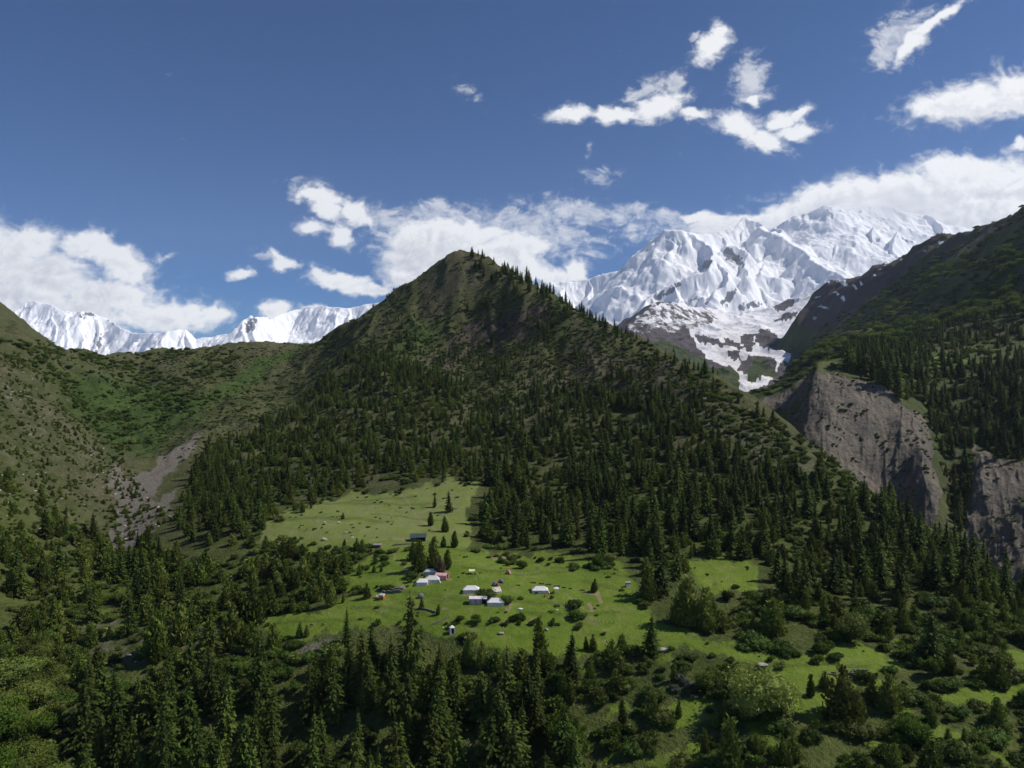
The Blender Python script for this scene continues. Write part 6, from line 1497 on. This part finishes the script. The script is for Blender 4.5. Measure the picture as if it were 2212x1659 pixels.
    # plank outhouse at the forest tongue
    p = at(1358, 1268.5); s = pxm(p); o = empty('plank_outhouse', p, .3); tag(o, 'pale plank outhouse at the foot of the forest tongue', 'outhouse')
    for k, x in enumerate((-.75, -.25, .3, .75)): MB().box((x, 0, .75 + .1 * (k % 2)), (.44, .08, 1.9 + .2 * (k % 2))).build('plank', C_PALEWOOD, o)
    MB().box((0, .75, .7), (1.9, .08, 1.8)).build('back_wall', C_PALEWOOD, o); MB().box((0, .4, 1.75), (2.1, 1.2, .07)).build('roof', C_PALEWOOD, o)
    # bare sapling
    p = at(1097, 1319.5); s = pxm(p); o = empty('bare_sapling', p); tag(o, 'thin bare sapling on the dirt patch right of the tents', 'sapling')
    MB().tube([(0, 0, -.2), (.05, 0, 1.2), (.0, 0, 2.5)], [.05, .04, .015], 5).build('trunk', M_BARK, o)
    b = MB()
    for k in range(9): a_ = k * 2.4; z = 1.0 + .15 * k; b.tube([(0, 0, z), (.4 * math.cos(a_), .4 * math.sin(a_), z + .35)], [.02, .006], 4)
    b.build('twigs', M_BARK, o)
    # plastic and sacks
    for k, (u, v, r, lab) in enumerate(((1123.6, 1316, .95, 'crumpled white plastic sheet spread on the meadow in front of the right-hand tents'), (1203, 1317.8, .45, 'small white sack lying on the grass by the field fence'), (957, 1355.5, .35, 'small white bag on the grass behind the toilet tent'), (1057.5, 1309.5, .3, 'white bundle at the corner of the striped tent'))):
        q = at(u, v); rg_ = random.Random(k + 5); b = MB(); n = 11
        b.loft([[(r * f * math.cos(6.283 * t / n) * (1 + .5 * math.sin(t * 2.3 + k)), .7 * r * f * math.sin(6.283 * t / n), .05 + z * r * rg_.uniform(.3, 1)) for t in range(n)] for f, z in ((1, 0), (.75, .35), (.4, .25), (.1, .5))])
        o2 = b.build('plastic_sheet' if k == 0 else 'white_sack', C_SHEET, None, True); o2.location = q; tag(o2, lab, 'sheet' if k == 0 else 'sack')
small_things()

def rock_mesh(seed, mat=None):
    rg = np.random.RandomState(seed)
    b = bmesh.new(); bmesh.ops.create_icosphere(b, subdivisions=3, radius=1.0)
    off = rg.rand(3) * 50; cuts = [(unit(rg.normal(0, 1, (1, 3)))[0], rg.uniform(.55, .85)) for _ in range(9)]
    for v in b.verts:
        c = np.array(v.co)
        for nrm, dd in cuts:
            e = c @ nrm - dd
            if e > 0: c = c - nrm * e * .85
        k = 1 + .16 * float(fbm(np.array([c[0] * 1.6 + off[0]]), np.array([c[1] * 1.6 + c[2] * 1.3 + off[1]]), 3, seed)[0])
        v.co = Vector((c[0] * k, c[1] * k * .85, c[2] * k * .72))
    me = bpy.data.meshes.new('boulder'); b.to_mesh(me); b.free(); me.materials.append(mat)
    return me
ROCKS = [rock_mesh(s, C_PALEROCK) for s in (1, 2, 3, 4)]
BROCKS = [rock_mesh(s, C_BOULDER) for s in (5, 6)]
def boulder(u, v, wpx, hpx, lab, me, group='boulders on the meadow', rz=0.0):
    p = at(u, v); s = pxm(p)
    o = bpy.data.objects.new('boulder', me); COL.objects.link(o)
    o.location = p + Vector((0, wpx * s * .3, hpx * s * .22)); o.scale = (wpx * s * .55, wpx * s * .5, hpx * s * .72); o.rotation_euler = (0, 0, rz)
    tag(o, lab, 'boulder', group)
boulder(1082, 1372, 16, 8, 'large brown boulder alone on the front meadow', BROCKS[0])
boulder(699.5, 1168, 11.5, 9.5, 'big pale boulder on the upper meadow among the grazing animals', ROCKS[0])
boulder(868.5, 1274, 13, 9, 'tan boulder at the right end of the stone ruin', BROCKS[1])
boulder(812.5, 1292, 10, 8, 'tan boulder beside the orange-red cabin', BROCKS[1], rz=1.2)
boulder(1434, 1409, 24, 9, 'pale flat rock at the foot of the lone spruce', ROCKS[1], 'pale rocks on the lower right slope')
boulder(1650, 1441, 22, 9, 'pale broken rock bank above the largest willow', ROCKS[2], 'pale rocks on the lower right slope')
boulder(1896, 1510, 18, 6, 'orange-tan rock between the junipers by the stone enclosure', BROCKS[0], 'pale rocks on the lower right slope', .5)
boulder(1180, 1363, 10, 7, 'brown boulder half hidden by the tall olive tree at the front meadow', BROCKS[1], rz=2)
boulder(687, 1298, 7, 4, 'small grey rock on the meadow lobe left of the camp', ROCKS[3])
for k, (u, v, w_) in enumerate(((640, 1376, 6), (1088, 1356, 5), (792, 1292, 8), (760, 1163, 9), (748, 1170, 5), (500, 1248, 8), (330, 1356, 6), (1010, 1372, 4))):
    boulder(u, v, w_, w_ * .6, 'small pale stone lying in the meadow grass', ROCKS[k % 4], 'small stones in the grass', k * 1.3)
# stones of the scree: the largest as things, the rest as one field of rubble
rub = []
for dens, pol, sd in ((.030, [(-80, 770), (40, 760), (130, 850), (250, 1000), (330, 1070), (380, 1120), (240, 1190), (100, 1140), (-80, 1210)], 40), (.02, [(150, 1350), (440, 1340), (440, 1420), (160, 1440)], 41), (.006, [(200, 780), (600, 760), (560, 860), (300, 960)], 42), (.012, [(1480, 830), (1640, 905), (1820, 1060), (1700, 1040), (1500, 900)], 43), (.012, [(640, 1385), (760, 1385), (760, 1430), (650, 1430)], 44)):
    d = dens * area(NU, NV, pol, 14, sd, 20, 40) * cellA * shown * inside * np.clip(.25 + scree, 0, 1)
    c = np.cumsum(d.ravel()); tot = c[-1]
    for i in np.searchsorted(c / tot, rs.rand(rs.poisson(tot))):
        x, y = NX.ravel()[i] + rs.uniform(-.8, .8), NY.ravel()[i] + rs.uniform(-.8, .8)
        r = .18 + .9 * rs.rand() ** 3.5
        rub.append((r * F / y, Vector((x, y, gz(x, y) + r * .15)), r, rs.rand() * 6.28, rs.randint(4)))
rub.sort(key=lambda a: -a[0])
for px_, p, r, a_, k in rub[:120]:
    o = bpy.data.objects.new('boulder', ROCKS[k]); COL.objects.link(o)
    o.location = p; o.scale = (r * 1.25, r, r * .8); o.rotation_euler = (0, 0, a_)
    tag(o, 'pale boulder lying on the stony left slope and gully' if p.x < 0 else 'pale boulder on the right flank of the hill', 'boulder', 'boulders on the stony slopes' if p.x < 0 else 'boulders on the right flank')
rb = rub[120:]
KINDS['rubble'] = dict(v=[(m_, None, 1.0) for m_ in ROCKS], cat='rubble')
for o in COL.objects:
    if o.type == 'MESH' and o.data.name not in SRC: SRC[o.data.name] = o
scatter('scree_rubble', [dict(p=p, h=r, w=1.2, r=a_, v=k) for px_, p, r, a_, k in rb], KINDS['rubble'], 'loose pale rubble strewn over the stony slopes', 'rubble')

# dry-stone walls
def stone_wall(pts, h, w, lab, name='stone_wall', group=None, mat=C_STONE, step=.55, seed=1):
    rg = random.Random(seed); b = MB()
    P = [at(u, v) for u, v in pts]
    for p0, p1 in zip(P[:-1], P[1:]):
        n = max(1, int((p1 - p0).length / step)); an = math.atan2(p1.y - p0.y, p1.x - p0.x)
        for i in range(n):
            for lay in range(max(1, int(h / .35))):
                q = p0.lerp(p1, (i + .5 + rg.uniform(-.2, .2)) / n); z = gz(q.x, q.y)
                sx, sy, sz = step * rg.uniform(.8, 1.25), w * rg.uniform(.75, 1.1), .38 * rg.uniform(.8, 1.25)
                if lay > 0 and rg.random() < .12 * lay: continue
                b.box((q.x - P[0].x + rg.uniform(-.06, .06), q.y - P[0].y + rg.uniform(-.06, .06), z - P[0].z + .08 + .34 * lay), (sx, sy, sz), an + rg.uniform(-.15, .15))
    o = b.build(name, mat, None, bevel=.05); o.location = P[0]
    tag(o, lab, 'wall', group)
stone_wall([(815, 1275), (872, 1273)], 1.0, .6, 'long rear wall of the roofless stone ruin left of the camp', group='ruined stone walls', seed=2)
stone_wall([(826, 1281), (868, 1279.5)], 1.3, .6, 'front wall of the roofless stone ruin left of the camp', group='ruined stone walls', seed=3)
stone_wall([(868, 1279.5), (872, 1273)], 1.2, .6, 'short end wall of the roofless stone ruin by the tan boulder', group='ruined stone walls', seed=4)
stone_wall([(847, 1179), (868, 1177), (893, 1175)], .9, .8, 'dark retaining wall below the dirt yard of the stone hut', seed=5)
stone_wall([(1838, 1460), (1873, 1460.5), (1876, 1453), (1842, 1452), (1838, 1460)], 1.2, .6, 'round-cornered stone enclosure on the lower right terrace', 'stone_enclosure', seed=6)
stone_wall([(1788, 1456), (1815, 1459), (1838, 1464), (1880, 1468)], .6, .6, 'low terrace wall running past the stone enclosure', seed=7)
stone_wall([(905, 1314), (925, 1319), (942, 1324)], .7, .5, 'low dark field wall below the dome tent', seed=8)
stone_wall([(1020, 1371), (1000, 1370)], .3, .4, 'short row of stones in the front meadow grass', seed=9)
# low turf banks of the plots
for k, (x0, x1, y) in enumerate(((1050, 1165, 522), (1235, 1340, 542), (1375, 1495, 563), (1570, 1690, 594), (1730, 1810, 624), (1880, 1945, 650), (2120, 2230, 684), (740, 820, 577))):
    a_, b_ = at(1042.3 + x0 * .0992, 1206.9 + y * .0992 + .6), at(1042.3 + x1 * .0992, 1206.9 + y * .0992 + 1.0)
    m_ = (a_ + b_) / 2; L = (b_ - a_).length; rg = random.Random(k)
    b = MB(); n = 8
    b.loft([[(-L / 2 + L * i / n, -.35, -.2), (-L / 2 + L * i / n, -.30, .34 + rg.uniform(-.08, .1)), (-L / 2 + L * i / n, .3, .34 + rg.uniform(-.08, .1)), (-L / 2 + L * i / n, .5, -.2)] for i in range(n + 1)])
    o = b.build('turf_bank', C_TURF, None, bevel=.05); o.location = m_; o.rotation_euler = (0, 0, math.atan2(b_.y - a_.y, b_.x - a_.x))
    tag(o, 'low dark turf bank in the curved row of plots behind the right-hand tents', 'bank', 'turf banks of the plots')
# fences
def fence(pts, n, lab, h=1.1):
    P = [at(u, v) for u, v in pts]; L = [0]
    for a_, b_ in zip(P[:-1], P[1:]): L.append(L[-1] + (b_ - a_).length)
    o = empty('field_fence', P[0]); tag(o, lab, 'fence'); tops = []
    for k in range(n):
        d = L[-1] * k / (n - 1); i = max(j for j in range(len(L) - 1) if L[j] <= d + 1e-6); q = P[i].lerp(P[i + 1], (d - L[i]) / (L[i + 1] - L[i])); q.z = gz(q.x, q.y)
        q = q - P[0]; t_ = q + Vector((.03 * math.sin(k * 3), .03 * math.cos(k * 5), h)); tops.append(t_)
        MB().tube([q - Vector((0, 0, .3)), t_], [.06, .045], 6).build('post', C_WOOD, o)
    for f in (.55, .9):
        b = MB()
        for a_, b_ in zip(tops[:-1], tops[1:]): b.tube([a_ - Vector((0, 0, h * (1 - f))), b_ - Vector((0, 0, h * (1 - f)))], .012, 4)
        b.build('wire', C_METAL, o)
fence([(1213, 1306), (1222, 1313), (1232, 1322), (1246, 1331)], 9, 'short wire fence on wooden posts running down to the dark bush right of the tents')
fence([(1283, 1343), (1300, 1345), (1325, 1347)], 6, 'row of thin fence posts in the front right of the meadow')
# brush fence
b = MB(); rg = random.Random(3); P = [at(u, v) for u, v in ((968, 1334), (955, 1340), (942, 1346), (928, 1352))]
for p0, p1 in zip(P[:-1], P[1:]):
    for i in range(60):
        q = p0.lerp(p1, rg.random()); q.z = gz(q.x, q.y); q = q - P[0]
        d = Vector((rg.uniform(-1, 1), rg.uniform(-.6, .6), rg.uniform(.1, .8)))
        b.tube([q + Vector((0, rg.uniform(-.3, .3), 0)) - d * .2, q + d * rg.uniform(.5, 1.0)], [.035, .012], 4)
o = b.build('brush_fence', solid('grey_dry_brush', (.30, .28, .25), (.19, .175, .155)), None); o.location = P[0]; tag(o, 'grey fence of piled dry brush behind the toilet tent', 'fence')

# grazing animals: one continuous body grown round a skeleton
def beast(u, v, length, mat, lab, rz, group, head_down=True, name='cow'):
    p = at(u, v)
    me = bpy.data.meshes.new('body'); bm = bmesh.new(); sk = bm.verts.layers.skin.verify()
    J = [((0, 0, .62), .19), ((.28, 0, .66), .21), ((-.30, 0, .64), .18), ((.50, 0, .70), .15), ((.68, 0, .62 if head_down else .86), .09), ((.80, 0, .34 if head_down else .98), .075), ((.92, 0, .14 if head_down else .93), .05),
         ((-.46, 0, .60), .10), ((-.54, 0, .42), .022), ((-.55, 0, .25), .02)]
    E = [(0, 1), (0, 2), (1, 3), (3, 4), (4, 5), (5, 6), (2, 7), (7, 8), (8, 9)]
    for sx in (1, -1):
        for sy in (1, -1):
            bx = .34 if sx > 0 else -.38; n = len(J)
            J += [((bx, .11 * sy, .46), .075), ((bx + (.03 if sx > 0 else -.05) * sy, .12 * sy, .25), .042), ((bx + .02 * sy, .12 * sy, .0), .034)]
            E += [(1 if sx > 0 else 2, n), (n, n + 1), (n + 1, n + 2)]
    n = len(J)
    for sy in (1, -1):
        J += [((.76 if head_down else .80, .085 * sy, (.44 if head_down else 1.04)), .022), ((.75 if head_down else .78, .17 * sy, (.47 if head_down else 1.06)), .016)]; E += [(5, len(J) - 2), (len(J) - 2, len(J) - 1)]
    vs = []
    for c, r in J:
        v_ = bm.verts.new(c); v_[sk].radius = (r, r); vs.append(v_)
    vs[0][sk].use_root = True
    for a_, b_ in E: bm.edges.new((vs[a_], vs[b_]))
    bm.to_mesh(me); bm.free(); me.materials.append(mat)
    o = bpy.data.objects.new(name, me); COL.objects.link(o)
    m1 = o.modifiers.new('skin', 'SKIN'); m1.use_smooth_shade = True
    m2 = o.modifiers.new('smooth', 'SUBSURF'); m2.levels = 1; m2.render_levels = 1
    o.location = p; o.rotation_euler = (0, 0, rz); o.scale = (length / 1.45,) * 3
    tag(o, lab, name, group)
A_BLACK = solid('black_hide', (.018, .016, .016), (.03, .027, .025)); A_WHITE = solid('white_hide', (.72, .70, .66), (.60, .57, .52)); A_BROWN = solid('brown_hide', (.13, .07, .035), (.09, .05, .028)); A_PIED = solid('pied_hide', (.68, .66, .63), (.04, .038, .036), scale=2.6, bstr=.05)
G = 'animals grazing on the upper meadow'
beast(702, 1131, 1.75, A_WHITE, 'white cow grazing on the upper meadow, the left one of two', 3.0, G); beast(731, 1131, 1.75, A_WHITE, 'white cow on the upper meadow, the right one of two', .2, G)
beast(696, 1142, 1.6, A_BLACK, 'black calf grazing below the left white cow', 2.6, G); beast(705.5, 1152.5, 1.5, A_BLACK, 'dark calf grazing just above the big pale boulder', .3, G)
beast(747.5, 1153, 1.8, A_PIED, 'pied white and black cow beside a black one on the upper meadow', 3.3, G); beast(755, 1153, 1.7, A_BLACK, 'black cow next to the pied one on the upper meadow', -.1, G)
beast(788, 1159, 1.2, A_BLACK, 'small black calf alone right of the pied cow', 1.3, G); beast(662, 1145, 1.2, A_BROWN, 'small brown calf at the left of the upper meadow', .4, G); beast(759, 1158.5, 1.1, A_BROWN, 'small brown calf below the pied cow', 2.2, G)
beast(812.5, 1187.5, 1.5, A_BLACK, 'black calf in front of the low shed', 2.9, G); beast(819.5, 1187, 1.5, A_BROWN, 'brown calf in front of the low shed', .1, G)
beast(673.8, 1353, 1.35, A_BLACK, 'black cow on the left meadow lobe, standing by two bushes', 3.1, 'black cows on the left meadow lobe'); beast(698, 1351.5, 1.35, A_BLACK, 'black cow on the left meadow lobe, the right one by the slope edge', 2.9, 'black cows on the left meadow lobe')
